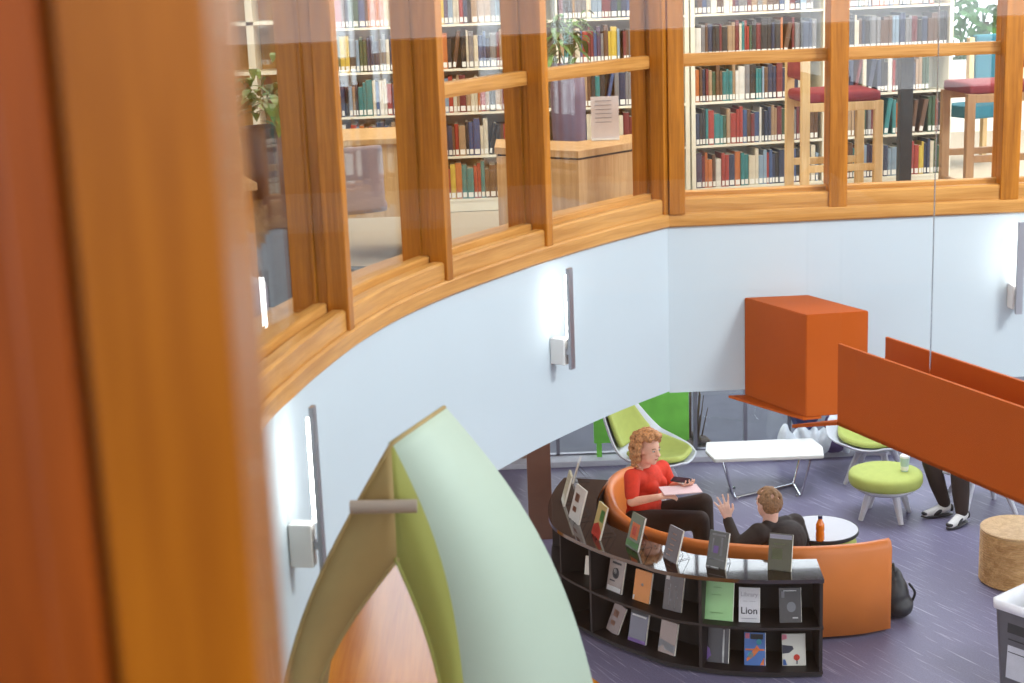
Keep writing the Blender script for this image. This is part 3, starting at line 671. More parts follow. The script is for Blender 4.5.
# lower shelf
faceout(579, 604, 7, 18, ZL, .15, cc('c_cream', (.72, .68, .58)), 'thin pale book at the far left of the lower shelf', None, rot=.5)
faceout(613, 632, 16, 30, ZL, .1, cc('c_mauve', (.20, .15, .14)), 'mauve grey book leaning below the grey illustrated one', d_pic, roll=.25)
faceout(638, 642, 22, 33, ZL, .1, cc('c_blugrey', (.12, .12, .16)), 'blue grey book with violet foot on the lower shelf', d_vio)
faceout(673, 650, 20, 31, ZL, .1, cc('c_pale', (.26, .20, .18)), 'pale misty cover book near the middle of the lower shelf', d_photo2)
faceout(717, 663, 21, 33, ZL, .1, cc('c_black', (.025, .022, .03)), 'black book with a white stripe on the lower shelf', d_white)
faceout(755, 665, 20, 31, ZL, .1, cc('c_blue', (.03, .10, .30)), 'blue and orange patterned book on the lower shelf', d_blue)
faceout(795, 668, 22, 30, ZL, .1, cc('c_cream2', (.48, .46, .40)), 'cream book with a red dot at the right end of the lower shelf', d_dot)
# top of the case
kw = dict(stand=True, tilt=.28, rot=-.3); kw0 = dict(stand=True, tilt=.28, rot=.15)
faceout(573, 480, 22, 22, ZTOP, .1, cc('c_ltgrey', (.50, .50, .50)), 'light grey book farthest back on the case top by the brown column', d_lines(C_g), **kw0)
faceout(562, 503, 22, 31, ZTOP, .1, cc('c_yelgr', (.52, .50, .34)), 'yellowish book second from the back on the case top', d_lines(C_w), **kw0)
faceout(573, 521, 26, 34, ZTOP, .1, cc('c_ivory', (.55, .53, .48)), 'ivory book with brown pictures on the case top', d_pic, **kw0)
faceout(595, 537, 22, 33, ZTOP, .1, cc('c_yellow', (.45, .35, .12)), 'yellow and red book on the case top left of the booth', d_red, **kw)
faceout(631, 549, 23, 34, ZTOP, .1, cc('c_green2', (.09, .11, .05)), 'dark green book with orange picture on the case top', d_col, **kw)
faceout(669, 561, 22, 33, ZTOP, .1, cc('c_maroon', (.06, .03, .028)), 'dark brown book with copper lettering on the case top', d_chalk, **kw)
faceout(715, 568, 21, 35, ZTOP, .1, cc('c_olive', (.05, .05, .04)), 'dark city picture book under the raised hand on the case top', d_city, **kw)
faceout(779, 571, 23, 35, ZTOP, .1, cc('c_land', (.07, .065, .035)), 'landscape cover book at the right of the case top', d_sky, **kw)
# ------------------------------------------------------------------ green board and things outside / on the window ledge
bm = B(); l = P(594, 440, 14.9).x; r = P(689, 440, 14.9).x
box(bm, ((l+r)/2, 14.90, .73), (r-l, .03, 1.06), None, .004); box(bm, (l+.05, 14.9, .1), (.05, .05, .2)); box(bm, (r-.05, 14.9, .1), (.05, .05, .2))
o = tag(obj('green_board', bm, mat('green_board', (.15, .48, .06), .5, var=.12, scale=6)), 'bright green board against the window wall behind the lounge chair', 'board'); origin(o, ((l+r)/2, 14.9, 0))
t = thing('rock_planting', 'clump of brown stones and twigs below the green board', 'rocks', (1.78, 15.35, -.1))
bm = B()
for k in range(26):
    ball(bm, (random.uniform(-.22, .16), random.uniform(-.15, .2), random.uniform(.03, .2)), (random.uniform(.04, .09), .06, random.uniform(.03, .07)), 8)
obj('stones', bm, mat('brown_stone', (.13, .10, .08), .9, var=.4, scale=30), t)
bm = B()
for k in range(30):
    a_ = random.uniform(0, 6.3); r_ = random.uniform(.02, .1); tube(bm, [(r_*math.cos(a_), r_*math.sin(a_), .05), (r_*2*math.cos(a_), r_*2*math.sin(a_), random.uniform(.35, .75))], [.01, .004], 5)
obj('twigs', bm, mat('twig', (.12, .08, .05), .9), t)
bm = B()
for k in range(9): 
    x = -.3+k*.075; ball(bm, (x, random.uniform(-.04, .04), .13+.03*random.random()), (.06, .09, .14+.04*random.random()), 10, Matrix.Rotation(random.uniform(-.5, .5), 3, 'Y'))
c = P(812, 446, 14.86); t = thing('white_bag', 'crumpled white plastic bag on the ledge behind the coffee table', 'bag', (c.x-.02, 14.72, .062))
blob('bag_body', bm, mat('plastic_white', (.72, .78, .80), .25), t, .012, 2, world=False)
t = thing('navy_umbrella', 'folded navy umbrella propped at the window behind the orange trough', 'umbrella', (2.86, 14.80, .06))
bm = B(); lathe(bm, [(.20, .52), (.16, .40), (.06, .15), (.01, .02)], seg=8); obj('canopy', bm, mat('navy_cloth', (.02, .03, .12), .6), t)
bm = B(); tube(bm, [(0, 0, .0), (0, 0, .75)], .008, 8); obj('shaft', bm, M_chrome, t)
t = thing('purple_coat', 'dark purple coat heaped by the window beside the lime lounge chair', 'coat', (3.13, 14.72, .062))
bm = B(); ball(bm, (0, 0, .14), (.16, .10, .14)); ball(bm, (.12, 0, .24), (.10, .08, .2), 12, Matrix.Rotation(.6, 3, 'Y')); ball(bm, (-.05, -.02, .3), (.05, .06, .1)); blob('coat_body', bm, mat('purple_cloth', (.10, .07, .16), .8), t, .012, 3, world=False)
# ------------------------------------------------------------------ people
def hand(bm, wrist, dirv, palmn, thumbs, sc=1.0, curl=.3, spread=.12):
    """palm and five fingers; dirv along the hand, palmn out of the palm, thumbs = side vector"""
    d = Vector(dirv).normalized(); n_ = Vector(palmn); n_ = (n_-d*n_.dot(d)).normalized(); s = d.cross(n_).normalized()*thumbs
    w = Vector(wrist)
    for k in range(4):
        a = w+s*((1.5-k)*.019*sc)*.6+d*.01; b = w+s*((1.5-k)*.021*sc)+d*.085*sc; tube(bm, [a, b], [.015*sc, .0125*sc], 10); ball(bm, b, .0125*sc, 10); ball(bm, a, .015*sc, 10)
        ln = (.078, .086, .080, .062)[k]*sc; dd = (d+s*spread*(1.5-k)).normalized(); p = b; c_ = 0
        for f, rr_ in ((.45, .0088), (.32, .008), (.25, .0072)):
            c_ += curl; q = p+(dd*math.cos(c_)+n_*math.sin(c_))*ln*f; tube(bm, [p, q], [rr_*sc*1.08, rr_*sc], 8); ball(bm, q, rr_*sc, 8); p = q
    a = w+s*.022*sc+d*.02; b = a+(d*.6+s*.8).normalized()*.045*sc+n_*.01; c = b+(d*.95+s*.3+n_*.3).normalized()*.032*sc
    tube(bm, [a, b], [.014*sc, .0105*sc], 8); ball(bm, b, .0105*sc, 8); tube(bm, [b, c], [.0105*sc, .0085*sc], 8); ball(bm, c, .0085*sc, 8)
def basis(face, up=Vector((0, 0, 1))):
    f = Vector(face).normalized(); r_ = f.cross(up).normalized(); u_ = r_.cross(f).normalized()
    return Matrix((f, -r_, u_)).transposed()      # columns: forward, left, up
def head(bm, c, R_, s=1.0):
    c = Vector(c); g = lambda x, y, z: c+R_ @ Vector((x, y, z))*s
    ball(bm, g(-.01, 0, .025), (.098*s, .076*s, .095*s), 20, R_); ball(bm, g(.025, 0, -.035), (.066*s, .058*s, .078*s), 18, R_)
    ball(bm, g(.06, 0, -.085), (.024*s, .024*s, .02*s), 10, R_)
    tube(bm, [g(.086, 0, .022), g(.108, 0, -.018)], [.009*s, .015*s], 8); ball(bm, g(.106, 0, -.018), .0145*s, 8)
    ball(bm, g(.083, 0, -.05), (.012*s, .024*s, .011*s), 10, R_)
    for y in (-1, 1): ball(bm, g(-.005, y*.077, -.005), (.02*s, .009*s, .031*s), 10, R_)
def facebits(t, c, R_, s=1.0, lip=(.55, .16, .14)):
    c = Vector(c); g = lambda x, y, z: c+R_ @ Vector((x, y, z))*s
    for y in (-1, 1):
        bm = B(); ball(bm, g(.080, y*.030, .012), (.009*s, .013*s, .007*s), 10, R_); e = obj('eye', bm, mat('eye_white', (.6, .58, .55), .3), t, True, True)
        bm = B(); ball(bm, g(.0855, y*.030, .012), (.005*s, .006*s, .006*s), 8, R_); obj('iris', bm, mat('iris', (.05, .06, .06), .2), t, True, True)
        bm = B(); tube(bm, [g(.088, y*.017, .030), g(.088, y*.032, .035), g(.078, y*.047, .029)], .0035*s, 6); obj('eyebrow', bm, M_hairb, t, True)
    bm = B(); ball(bm, g(.088, 0, -.053), (.008*s, .021*s, .008*s), 10, R_); obj('lips', bm, mat('lips', lip, .4), t, True, True)
V = Vector
def woman():
    t = thing('person', 'person in red top and dark trousers holding a phone, seated in the orange booth', 'person', (1.0, 11.75, .33))
    hd = P(648, 449, 11.72); fdir = V((.68, -.72, -.10)); Rh = basis(fdir)
    nk = P(644, 468, 11.78); sR = P(632, 477, 11.62); sL = P(662, 468, 11.92); ch = P(646, 486, 11.80); wa = P(644, 503, 11.80)
    hR = P(636, 523, 11.68); hL = P(648, 517, 11.92)
    eR = P(632, 502, 11.52); wR = P(658, 497, 11.42); eL = P(672, 487, 11.90); wL = P(679, 484, 11.66)
    kL = P(704, 502, 11.66); kR = P(700, 520, 11.48)
    aL = V((kL.x+.02, kL.y-.16, .10)); aR = V((kR.x+.05, kR.y+.06, .09))
    bm = B(); head(bm, hd, Rh, 1.06)
    limb(bm, [(hd+V((-.02, 0, -.06)), .05), (nk+V((0, 0, .02)), .052), (nk-V((0, 0, .05)), .07)])
    limb(bm, [(sR, .05), (nk-V((0, 0, .06)), .07), (sL, .05)]); limb(bm, [(nk-V((0, 0, .08)), .09), (ch, .12), (wa, .115)])
    limb(bm, [(hR, .09), (wa-V((0, 0, .05)), .12), (hL, .09)])
    limb(bm, [(sR, .046), (eR, .038), (wR, .026)]); limb(bm, [(sL, .046), (eL, .038), (wL, .026)])
    limb(bm, [(hL, .085), (kL, .055), (aL, .035)]); limb(bm, [(hR, .085), (kR, .055), (aR, .035)])
    hand(bm, wR, V((.9, .15, .05)), V((0, 0.2, -1)), 1, 1.0, .3); hand(bm, wL, V((.5, -.75, .1)), V((.2, 0, 1)), -1, 1.0, .45)
    blob('body', bm, M_skin, t, .0065, 3)
    facebits(t, hd, Rh, 1.06)
    bm = B()
    def tor(bm, k=1.0):
        limb(bm, [(sR, .064*k), (nk-V((-.01, 0, .095)), .082*k), (sL, .064*k)]); ax = basis(V((.38, -.27, 0)))
        ball(bm, ch+V((0, 0, .06)), (.125*k, .175*k, .13*k), 20, ax); ball(bm, ch-V((0, 0, .03)), (.13*k, .155*k, .13*k), 20, ax); ball(bm, wa, (.135*k, .16*k, .12*k), 20, ax); ball(bm, wa-V((0, 0, .07)), (.14*k, .17*k, .09*k), 20, ax)
        f = ax @ V((1, 0, 0)); l_ = ax @ V((0, 1, 0))
        for y in (-1, 1): ball(bm, ch+f*.085+l_*.065*y+V((0, 0, .02)), .065*k, 14)
    tor(bm); limb(bm, [(sR, .066), (sR.lerp(eR, .72), .057)]); limb(bm, [(sL, .066), (sL.lerp(eL, .75), .053)])
    blob('shirt', bm, M_red, t, .008, 3)
    bm = B(); limb(bm, [(hL, .105), (hL.lerp(kL, .5), .09), (kL, .072), (kL.lerp(aL, .4), .062), (aL+V((0, 0, .03)), .05)]); limb(bm, [(hR, .11), (hR.lerp(kR, .5), .095), (kR, .075), (kR.lerp(aR, .4), .064), (aR+V((0, 0, .03)), .05)])
    limb(bm, [(hR, .11), (wa-V((0, 0, .11)), .12), (hL, .11)]); blob('trousers', bm, M_trs, t, .009, 4)
    for a in (aL, aR):
        bm = B(); limb(bm, [(a-V((.02, 0, .04)), .042), (a+V((.08, -.04, -.06)), .038), (a+V((.16, -.07, -.065)), .03)]); blob('shoe', bm, M_black, t, .008, 3)
    # curly hair
    bm = B(); rnd = random.Random(3)
    for k in range(330):
        a_ = rnd.uniform(0, 2*PI); zz = rnd.uniform(-.8, 1); rr_ = math.sqrt(1-zz*zz); dv = V((rr_*math.cos(a_), rr_*math.sin(a_), zz))
        if dv.x > .22 and dv.z < .62: continue
        if dv.x > .05 and dv.z < -.1 and abs(dv.y) < .72: continue
        q = hd+Rh @ V((dv.x*.118-.014, dv.y*(.112 if dv.z > -.2 else .12), dv.z*.122+.025-(.02 if dv.z < 0 else 0)))
        ball(bm, q+(q-hd).normalized()*rnd.uniform(-.004, .014), rnd.uniform(.013, .030), 8)
    for k in range(60):
        a_ = rnd.uniform(PI*.45, PI*1.55); q = hd+Rh @ V((math.cos(a_)*.095-.02, math.sin(a_)*.11, rnd.uniform(-.13, -.03))); ball(bm, q, rnd.uniform(.014, .028), 8)
    blob('hair', bm, M_hairc, t, .006, 0)
    bm = B(); ax = basis(V((.38, -.27, 0)))
    ph = thing('phone', 'dark phone held in the hands of the person in red', 'phone', P(681, 483, 11.60)+V((0, 0, .025)), -.5)
    bm = B(); box(bm, (0, 0, 0), (.15, .075, .009), Matrix.Rotation(.15, 3, 'X'), .002); obj('phone_body', bm, M_black, ph)
    bm = B(); box(bm, (0, .0, .0055), (.135, .066, .001), Matrix.Rotation(.15, 3, 'X')); obj('screen', bm, mat('screen_dark', (.06, .02, .03), .1), ph)
    c = P(678, 491, 11.50)
    bm = B(); box(bm, (0, 0, 0), (.30, .20, .006), zr(.12))
    pd = obj('paper_pad', bm, mat('pink_paper', (.80, .62, .66), .7)); pd.location = c+V((0.02, 0, .01)); tag(pd, 'pinkish white paper pad lying on the lap of the person in red', 'paper')
    return t
woman()
def man():
    t = thing('person', 'person in dark jacket seen from behind, one hand raised, in the orange booth', 'person', (1.95, 10.92, .33))
    hd = P(768, 504, 10.98); fdir = V((-.55, .80, -.05)); Rh = basis(fdir)
    nk = P(770, 524, 10.97); sL = P(758, 533, 10.86); sR = P(795, 523, 11.08); ch = P(784, 545, 10.95); wa = V((1.93, 10.93, .52)); hp = V((1.95, 10.92, .42))
    eL = P(737, 547, 10.80); wL = P(728, 519, 10.96); eR = P(806, 545, 11.15)+V((0, .02, -.05)); wR = V((1.92, 11.30, .52))
    kL = V((1.62, 11.20, .40)); kR = V((1.80, 11.32, .40)); aL = V((1.55, 11.42, .09)); aR = V((1.74, 11.56, .09))
    bm = B(); head(bm, hd, Rh, 1.0)
    limb(bm, [(hd+V((.02, -.02, -.05)), .055), (nk, .058), (nk-V((0, 0, .06)), .07)]); limb(bm, [(sR, .055), (nk-V((0, 0, .07)), .08), (sL, .055)])
    limb(bm, [(ch, .13), (wa, .12), (hp, .12)]); limb(bm, [(sL, .05), (eL, .042), (wL, .028)]); limb(bm, [(sR, .05), (eR, .042), (wR, .028)])
    limb(bm, [(hp+V((-.08, 0, 0)), .09), (kL, .06), (aL, .04)]); limb(bm, [(hp+V((.08, .06, 0)), .09), (kR, .06), (aR, .04)])
    hand(bm, wL+V((0, 0, .01)), V((-.32, 0, 1)), V((-.2, 1, 0)), -1, 1.05, .14, .26); hand(bm, wR, V((-.9, .4, 0)), V((0, 0, -1)), -1, 1, .4)
    blob('body', bm, M_skin2, t, .0065, 2)
    facebits(t, hd, Rh)
    bm = B(); ax = basis(V((-.6, .8, 0)))
    limb(bm, [(sR, .075), (nk-V((0, 0, .085)), .085), (sL, .075)]); ball(bm, ch+V((0, 0, .03)), (.14, .20, .16), 20, ax); ball(bm, wa, (.14, .18, .14), 20, ax); ball(bm, hp+V((0, 0, .03)), (.14, .18, .09), 20, ax)
    limb(bm, [(sL, .072), (sL.lerp(eL, .5), .062), (eL, .055), (eL.lerp(wL, .5), .046), (wL-V((0, 0, .012)), .040)]); limb(bm, [(sR, .072), (eR, .058), (wR, .045)])
    limb(bm, [(sL.lerp(sR, .25)+V((0, 0, .03)), .05), (nk+V((.01, -.02, -.015)), .056), (sL.lerp(sR, .75)+V((0, 0, .03)), .05)])
    blob('jacket', bm, M_jacket, t, .008, 3)
    bm = B(); limb(bm, [(hp+V((-.08, 0, -.0)), .10), (kL, .075), (aL, .055)]); limb(bm, [(hp+V((.08, .06, 0)), .10), (kR, .075), (aR, .055)]); limb(bm, [(hp+V((-.08, 0, 0)), .1), (hp+V((.08, .06, 0)), .1)])
    blob('trousers', bm, M_trs, t, .01, 4)
    for a in (aL, aR):
        bm = B(); limb(bm, [(a-V((0, .01, .04)), .045), (a+V((-.08, .10, -.06)), .034)]); blob('shoe', bm, M_black, t, .008, 3)
    bm = B(); rnd = random.Random(5)
    for k in range(420):
        a_ = rnd.uniform(0, 2*PI); zz = rnd.uniform(-.75, 1); rr_ = math.sqrt(1-zz*zz); dv = V((rr_*math.cos(a_), rr_*math.sin(a_), zz))
        if dv.x > .35 and dv.z < .55: continue
        if dv.x > -.2 and dv.z < -.05: continue
        q = hd+Rh @ V((dv.x*.101-.012, dv.y*.079, dv.z*.100+.027)); ball(bm, q, rnd.uniform(.010, .017), 7)
    blob('hair', bm, M_hairb, t, .0055, 2)
man()
def sitter():
    t = thing('person', 'person in black trousers and white trainers, mostly hidden by the orange trough', 'person', (4.1, 13.3, .42))
    hp = V((4.08, 13.30, .50)); kA = P(931, 462, 13.05); kB = P(960, 476, 12.85)
    fA = atz(941, 517, 0); fB = atz(961, 527, 0); aA = V((fA.x+.03, fA.y+.02, .10)); aB = V((fB.x+.02, fB.y+.06, .10))
    sR = V((4.15, 13.50, .98)); sL = V((4.15, 13.12, .98)); hd = V((4.10, 13.30, 1.22)); Rh = basis(V((-1, -.1, -.2)))
    bm = B(); head(bm, hd, Rh); limb(bm, [(hd-V((-.02, 0, .07)), .05), (V((4.14, 13.3, 1.0)), .065)]); limb(bm, [(sR, .055), (V((4.15, 13.3, .98)), .08), (sL, .055)]); limb(bm, [(V((4.15, 13.3, .9)), .14), (hp, .13)])
    for s_, hh in ((sR, kA+V((.10, .05, .09))), (sL, kB+V((.14, .02, .10)))):
        e_ = V((s_.x+.02, s_.y, .70)); limb(bm, [(s_, .05), (e_, .042), (hh, .028)]); hand(bm, hh, V((-1, 0, -.1)), V((0, 0, -1)), 1, 1, .25)
    limb(bm, [(hp+V((0, .1, 0)), .09), (kA, .06), (aA, .04)]); limb(bm, [(hp+V((0, -.1, 0)), .09), (kB, .06), (aB, .04)]); blob('body', bm, M_skin2, t, .0075, 2); facebits(t, hd, Rh)
    bm = B(); limb(bm, [(sR, .075), (V((4.15, 13.3, .96)), .09), (sL, .075)]); ball(bm, (4.14, 13.3, .82), (.14, .21, .2), 20); ball(bm, (4.1, 13.3, .58), (.15, .20, .14), 20)
    for s_, hh in ((sR, kA+V((.12, .05, .10))), (sL, kB+V((.16, .02, .11)))): limb(bm, [(s_, .07), (V((s_.x+.02, s_.y, .70)), .058), (hh, .045)])
    blob('jacket', bm, M_jacket, t, .01, 3)
    bm = B(); limb(bm, [(hp+V((0, .1, 0)), .11), (kA, .08), (kA.lerp(aA, .5), .072), (aA+V((0, 0, .03)), .055)]); limb(bm, [(hp+V((0, -.1, 0)), .11), (kB, .082), (kB.lerp(aB, .5), .074), (aB+V((0, 0, .03)), .058)]); limb(bm, [(hp+V((0, .1, 0)), .11), (hp-V((0, .1, 0)), .11)])
    blob('trousers', bm, M_trs, t, .009, 3)
    bm = B(); ball(bm, hd+Rh @ V((-.02, 0, .035)), (.10, .085, .095), 16, Rh); blob('hair', bm, M_hairb, t, .008, 2)
    M_sw = mat('trainer_white', (.70, .68, .64), .5, var=.04)
    for a, d in ((aA, V((-.95, -.18, 0))), (aB, V((-.72, -.62, 0)))):
        d = d.normalized(); a = V((a.x, a.y, 0)); sd = V((-d.y, d.x, 0)); ax = basis(d)
        bm = B(); limb(bm, [(a-d*.03+V((0, 0, .085)), .044), (a+d*.04+V((0, 0, .07)), .042), (a+d*.12+V((0, 0, .045)), .038), (a+d*.17+V((0, 0, .038)), .033)]); s_ = blob('shoe', bm, M_sw, t, .007, 2)
        bm = B(); ball(bm, a+d*.065+V((0, 0, .018)), (.155, .05, .018), 16, ax); obj('sole', bm, M_black, s_, False, True); s_.children[0].location = -t.location
        bm = B()
        for q in (-1, 1): ball(bm, a+d*.07+sd*.034*q+V((0, 0, .055)), (.05, .012, .02), 10, ax @ Matrix.Rotation(.5, 3, 'Y')); ball(bm, a-d*.06+sd*.02*q+V((0, 0, .08)), (.02, .025, .035), 10, ax)
        ball(bm, a+d*.18+V((0, 0, .045)), (.03, .035, .018), 10, ax)
        pn = obj('black_panel', bm, M_black, s_, False, True); pn.location = -t.location
sitter()
# ------------------------------------------------------------------ upper library : bookcases
PAL = {'red': (.42, .045, .03), 'maroon': (.20, .03, .035), 'orange': (.62, .19, .05), 'tan': (.45, .30, .18), 'cream': (.66, .60, .48), 'white': (.72, .71, .68), 'yellow': (.72, .52, .07), 'green': (.06, .12, .065), 'teal': (.03, .24, .26), 'blue': (.06, .11, .27), 'navy': (.035, .05, .11), 'light blue': (.28, .40, .54), 'violet': (.10, .07, .14), 'grey': (.24, .24, .26), 'black': (.035, .033, .035), 'brown': (.15, .075, .04)}
PAL = {k: (tuple(x*.72 for x in v) if k not in ('white', 'cream') else tuple(x*.85 for x in v)) for k, v in PAL.items()}
KEYS = list(PAL); WT = [8, 9, 5, 8, 8, 5, 2, 4, 4, 6, 11, 5, 2, 12, 11, 11]
BM_ = {k: mat('spine_'+k.replace(' ', '_'), PAL[k], .45, var=.12, scale=15) for k in KEYS}
SH0 = 3.215; DZ = .3125; NSH = 6
ORD = ['bottom', 'second', 'third', 'fourth', 'fifth', 'top']
wins = [(243, 273), (345, 394), (452, 497), (556, 632), (676, 829), (850, 951)]
allbooks = []
def bookcase(a, b, nu, label, short, grp, skip=(), seed=1, books=True, dens=.93, depth=.26):
    a = V(a); b = V(b); d = (b-a).normalized(); L_ = (b-a).length; rz = math.atan2(d.y, d.x); rnd = random.Random(seed)
    t = thing('bookcase', label, 'bookcase', (a.x, a.y, ZF), rz, 'cream library bookcases')
    W = L_/nu; top = SH0+NSH*DZ-ZF
    for k in range(nu+1):
        bm = B(); box(bm, (k*W, depth/2, top/2), (.014 if 0 < k < nu else .03, depth, top)); obj('upright', bm, M_case, t)
    bm = B(); box(bm, (L_/2, depth+.005, top/2), (L_, .01, top)); obj('back_panel', bm, M_case, t)
    for j in range(NSH+1):
        bm = B(); z = SH0-ZF+j*DZ
        box(bm, (L_/2, depth/2, z-.008), (L_-.03, depth, .016)); obj('shelf', bm, M_case, t)
    bm = B(); box(bm, (L_/2, .01, .042), (L_-.03, .012, .075)); obj('plinth', bm, M_case, t)
    if not books: return t
    for j in range(NSH):
        for k in range(nu):
            x = k*W+.02; end = (k+1)*W-.02
            if rnd.random() < .4: end -= rnd.uniform(.02, .12)
            run = None
            while True:
                wd = rnd.choice([.018, .023, .027, .031, .036, .046])+rnd.uniform(-.003, .003); 
                if x+wd > end: break
                if run and rnd.random() < .22: col = run
                else: col = rnd.choices(KEYS, WT)[0]
                run = col
                h = rnd.uniform(.205, .268); dp = rnd.uniform(.15, .20); y0 = rnd.uniform(.012, .022)
                lean = 0
                if rnd.random() < .025 and x+wd+.09 < end: lean = rnd.uniform(.1, .22)
                lx = x+wd/2; p = a+d*lx; nr = V((-d.y, d.x)); wp = V((p.x+nr.x*y0, p.y+nr.y*y0, SH0+j*DZ))
                allbooks.append(dict(p=wp, w=wd-.0015, h=h, dp=dp, col=col, rz=rz, lean=lean, sh=j, case=short, grp=grp, i=len(allbooks)))
                x += wd + (math.sin(lean)*h*.9 if lean else 0)
            if rnd.random() < .3 and end-x > .02: pass
    return t
bookcase((-1.45, 11.28), (1.33, 11.34), 3, 'long cream library bookcase seen across the three windows left of the corner', 'left bookcase', 'books in the left bookcase', seed=11)
bookcase((1.375, 11.36), (3.33, 11.72), 2, 'cream library bookcase behind the bar stools', 'stool bookcase', 'books in the bookcase behind the bar stools', seed=5)
def bookmesh(w_, h, dp, cm):
    bm = B(); c = [(-w_/2, .004), (-w_*.25, 0), (w_*.25, 0), (w_/2, .004), (w_/2, dp), (-w_/2, dp)]
    prism(bm, c, .001, h); prism(bm, [(-w_/2+.003, .012), (w_/2-.003, .012), (w_/2-.003, dp-.001), (-w_/2+.003, dp-.001)], h, h+.0006, 1)
    return bm
for b in allbooks:
    px, py = pix(b['p']+V((0, 0, b['h']/2))); px2, top_y = pix(b['p']+V((0, 0, b['h']))); b['px'] = px; b['py'] = py
    vis = 0
    bot_y = pix(b['p'])[1]
    if bot_y > 2:
        for l, r in wins:
            if l < px < r: vis = 1
    wpx = b['w']*F/11.8; hpx = bot_y-max(0, top_y)
    b['vis'] = vis*wpx*max(0, hpx)
ranked = sorted(allbooks, key=lambda b: -b['vis'])[:300]; keep = {b['i'] for b in ranked if b['vis'] > 0}
bycase = {}
for b in allbooks: bycase.setdefault((b['case'], b['sh']), []).append(b)
def size(b): return ('thick ' if b['w'] > .038 else 'thin ' if b['w'] < .025 else '')+('tall ' if b['h'] > .245 else 'short ' if b['h'] < .205 else '')
recs = []
for key, row in bycase.items():
    row.sort(key=lambda b: b['px'])
    for i, b in enumerate(row):
        l = row[i-1]['col'] if i else 'shelf end'; r = row[i+1]['col'] if i+1 < len(row) else 'shelf end'
        if b['i'] in keep: recs.append((b, f"{size(b)}{b['col']} book on {ORD[b['sh']]} shelf of {b['case']} between {l} and {r}"))
cnt = {}
for b, s_ in recs: cnt.setdefault(s_, []).append(b)
PL = ['leftmost', 'second', 'third', 'fourth', 'fifth', 'sixth', 'seventh']
for b, s_ in recs:
    g = cnt[s_]; lab = s_
    if len(g) > 1: lab = PL[min(6, g.index(b))]+' '+lab.replace(' bookcase', ' case')
    o = obj('library_book', bookmesh(b['w'], b['h'], b['dp'], None), None, mats=[BM_[b['col']], M_page])
    o.location = b['p']+V((0, 0, b['w']/2*math.sin(b['lean']))); o.rotation_euler = (0, b['lean'], b['rz']); tag(o, lab, 'book', b['grp'])
    bm = B(); box(bm, (0, .0004, .028), (b['w']*.74, .002, .036)); obj('spine_label', bm, M_label, o)
bm = B(); mats = [BM_[k] for k in KEYS]+[M_label, M_page]
for b in allbooks:
    if b['i'] in keep: continue
    M = Matrix.Translation(b['p']) @ Matrix.Rotation(b['rz'], 4, 'Z')
    f0 = len(bm.faces); v0 = len(bm.verts)
    w_, dp, h = b['w'], b['dp'], b['h']
    prism(bm, [(-w_/2, 0), (w_/2, 0), (w_/2, dp), (-w_/2, dp)], .001, h, KEYS.index(b['col'])); box(bm, (0, 0, .028), (w_*.74, .002, .036), mi=len(KEYS))
    bm.verts.ensure_lookup_table(); bmesh.ops.transform(bm, matrix=M, verts=bm.verts[v0:])
o = obj('shelved_books', bm, None, mats=mats); tag(o, 'remaining small books filling the shelves of both cream bookcases', 'books', kind='stuff')
# white shelf unit far left
a = P(232, 60, 11.2); bb = P(290, 60, 11.2)
t = thing('shelf_unit', 'white open shelf unit with few items seen in the far left window', 'shelf', (-2.1, 11.35, ZF))
for x in (0, .32, .62): bm = B(); box(bm, (x, .15, 1.1), (.05, .3, 2.2)); obj('upright', bm, M_case, t)
for z in (.1, .45, .87, 1.05, 1.4, 1.75, 2.15): bm = B(); box(bm, (.31, .15, z), (.62, .3, .025)); obj('shelf', bm, M_case, t)
bm = B(); box(bm, (.31, .31, 1.1), (.62, .01, 2.2)); obj('back_panel', bm, mat('amber_back', (.45, .25, .08), .6), t)
# ------------------------------------------------------------------ upper library furniture
def bar_stool(label, loc, rz, wood_m, back=True):
    """side frames in the xz plane, backrest at -x"""
    t = thing('bar_stool', label, 'stool', loc, rz, 'burgundy bar stools')
    H = .82
    for y in (-.21, .21):
        bm = B(); box(bm, (-.235, y, (H+.26)/2 if back else H/2), (.055, .05, H+.26 if back else H), None, .006); obj('leg', bm, wood_m, t)
        bm = B(); box(bm, (.235, y, H/2), (.055, .05, H), None, .006); obj('leg', bm, wood_m, t)
        bm = B(); box(bm, (0, y, H-.03), (.42, .048, .055), None, .006); obj('side_rail', bm, wood_m, t)
        bm = B(); box(bm, (0, y, .40), (.42, .04, .045), None, .005); obj('side_stretcher', bm, wood_m, t)
    bm = B(); box(bm, (.235, 0, .22), (.04, .37, .045), None, .005); obj('foot_rail', bm, wood_m, t)
    bm = B(); box(bm, (0, 0, H+.03), (.50, .46, .07), None, .025); obj('seat', bm, M_burg, t, smooth=True)
    if back: bm = B(); box(bm, (-.235, 0, H+.20), (.05, .36, .13), None, .018); obj('backrest', bm, M_burg, t, smooth=True)
    return t
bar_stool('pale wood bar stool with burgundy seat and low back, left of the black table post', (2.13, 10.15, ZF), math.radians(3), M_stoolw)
bar_stool('shade-tinted wood bar stool with burgundy seat, right of the black table post', (3.22, 10.35, ZF), math.radians(186), M_stoolw2)
c = P(901, 120, 10.4)
t = thing('bar_table', 'black pedestal bar table post between the two bar stools', 'table', (c.x, 10.3, ZF))
bm = B(); box(bm, (0, 0, .56), (.08, .08, 1.06)); obj('post', bm, M_black, t)
bm = B(); lathe(bm, [(.30, .0), (.29, .02), (.06, .05)], seg=32); obj('base', bm, M_black, t)
bm = B(); lathe(bm, [(.30, 1.09), (.305, 1.10), (.30, 1.12)], seg=36); obj('tabletop', bm, M_black, t)
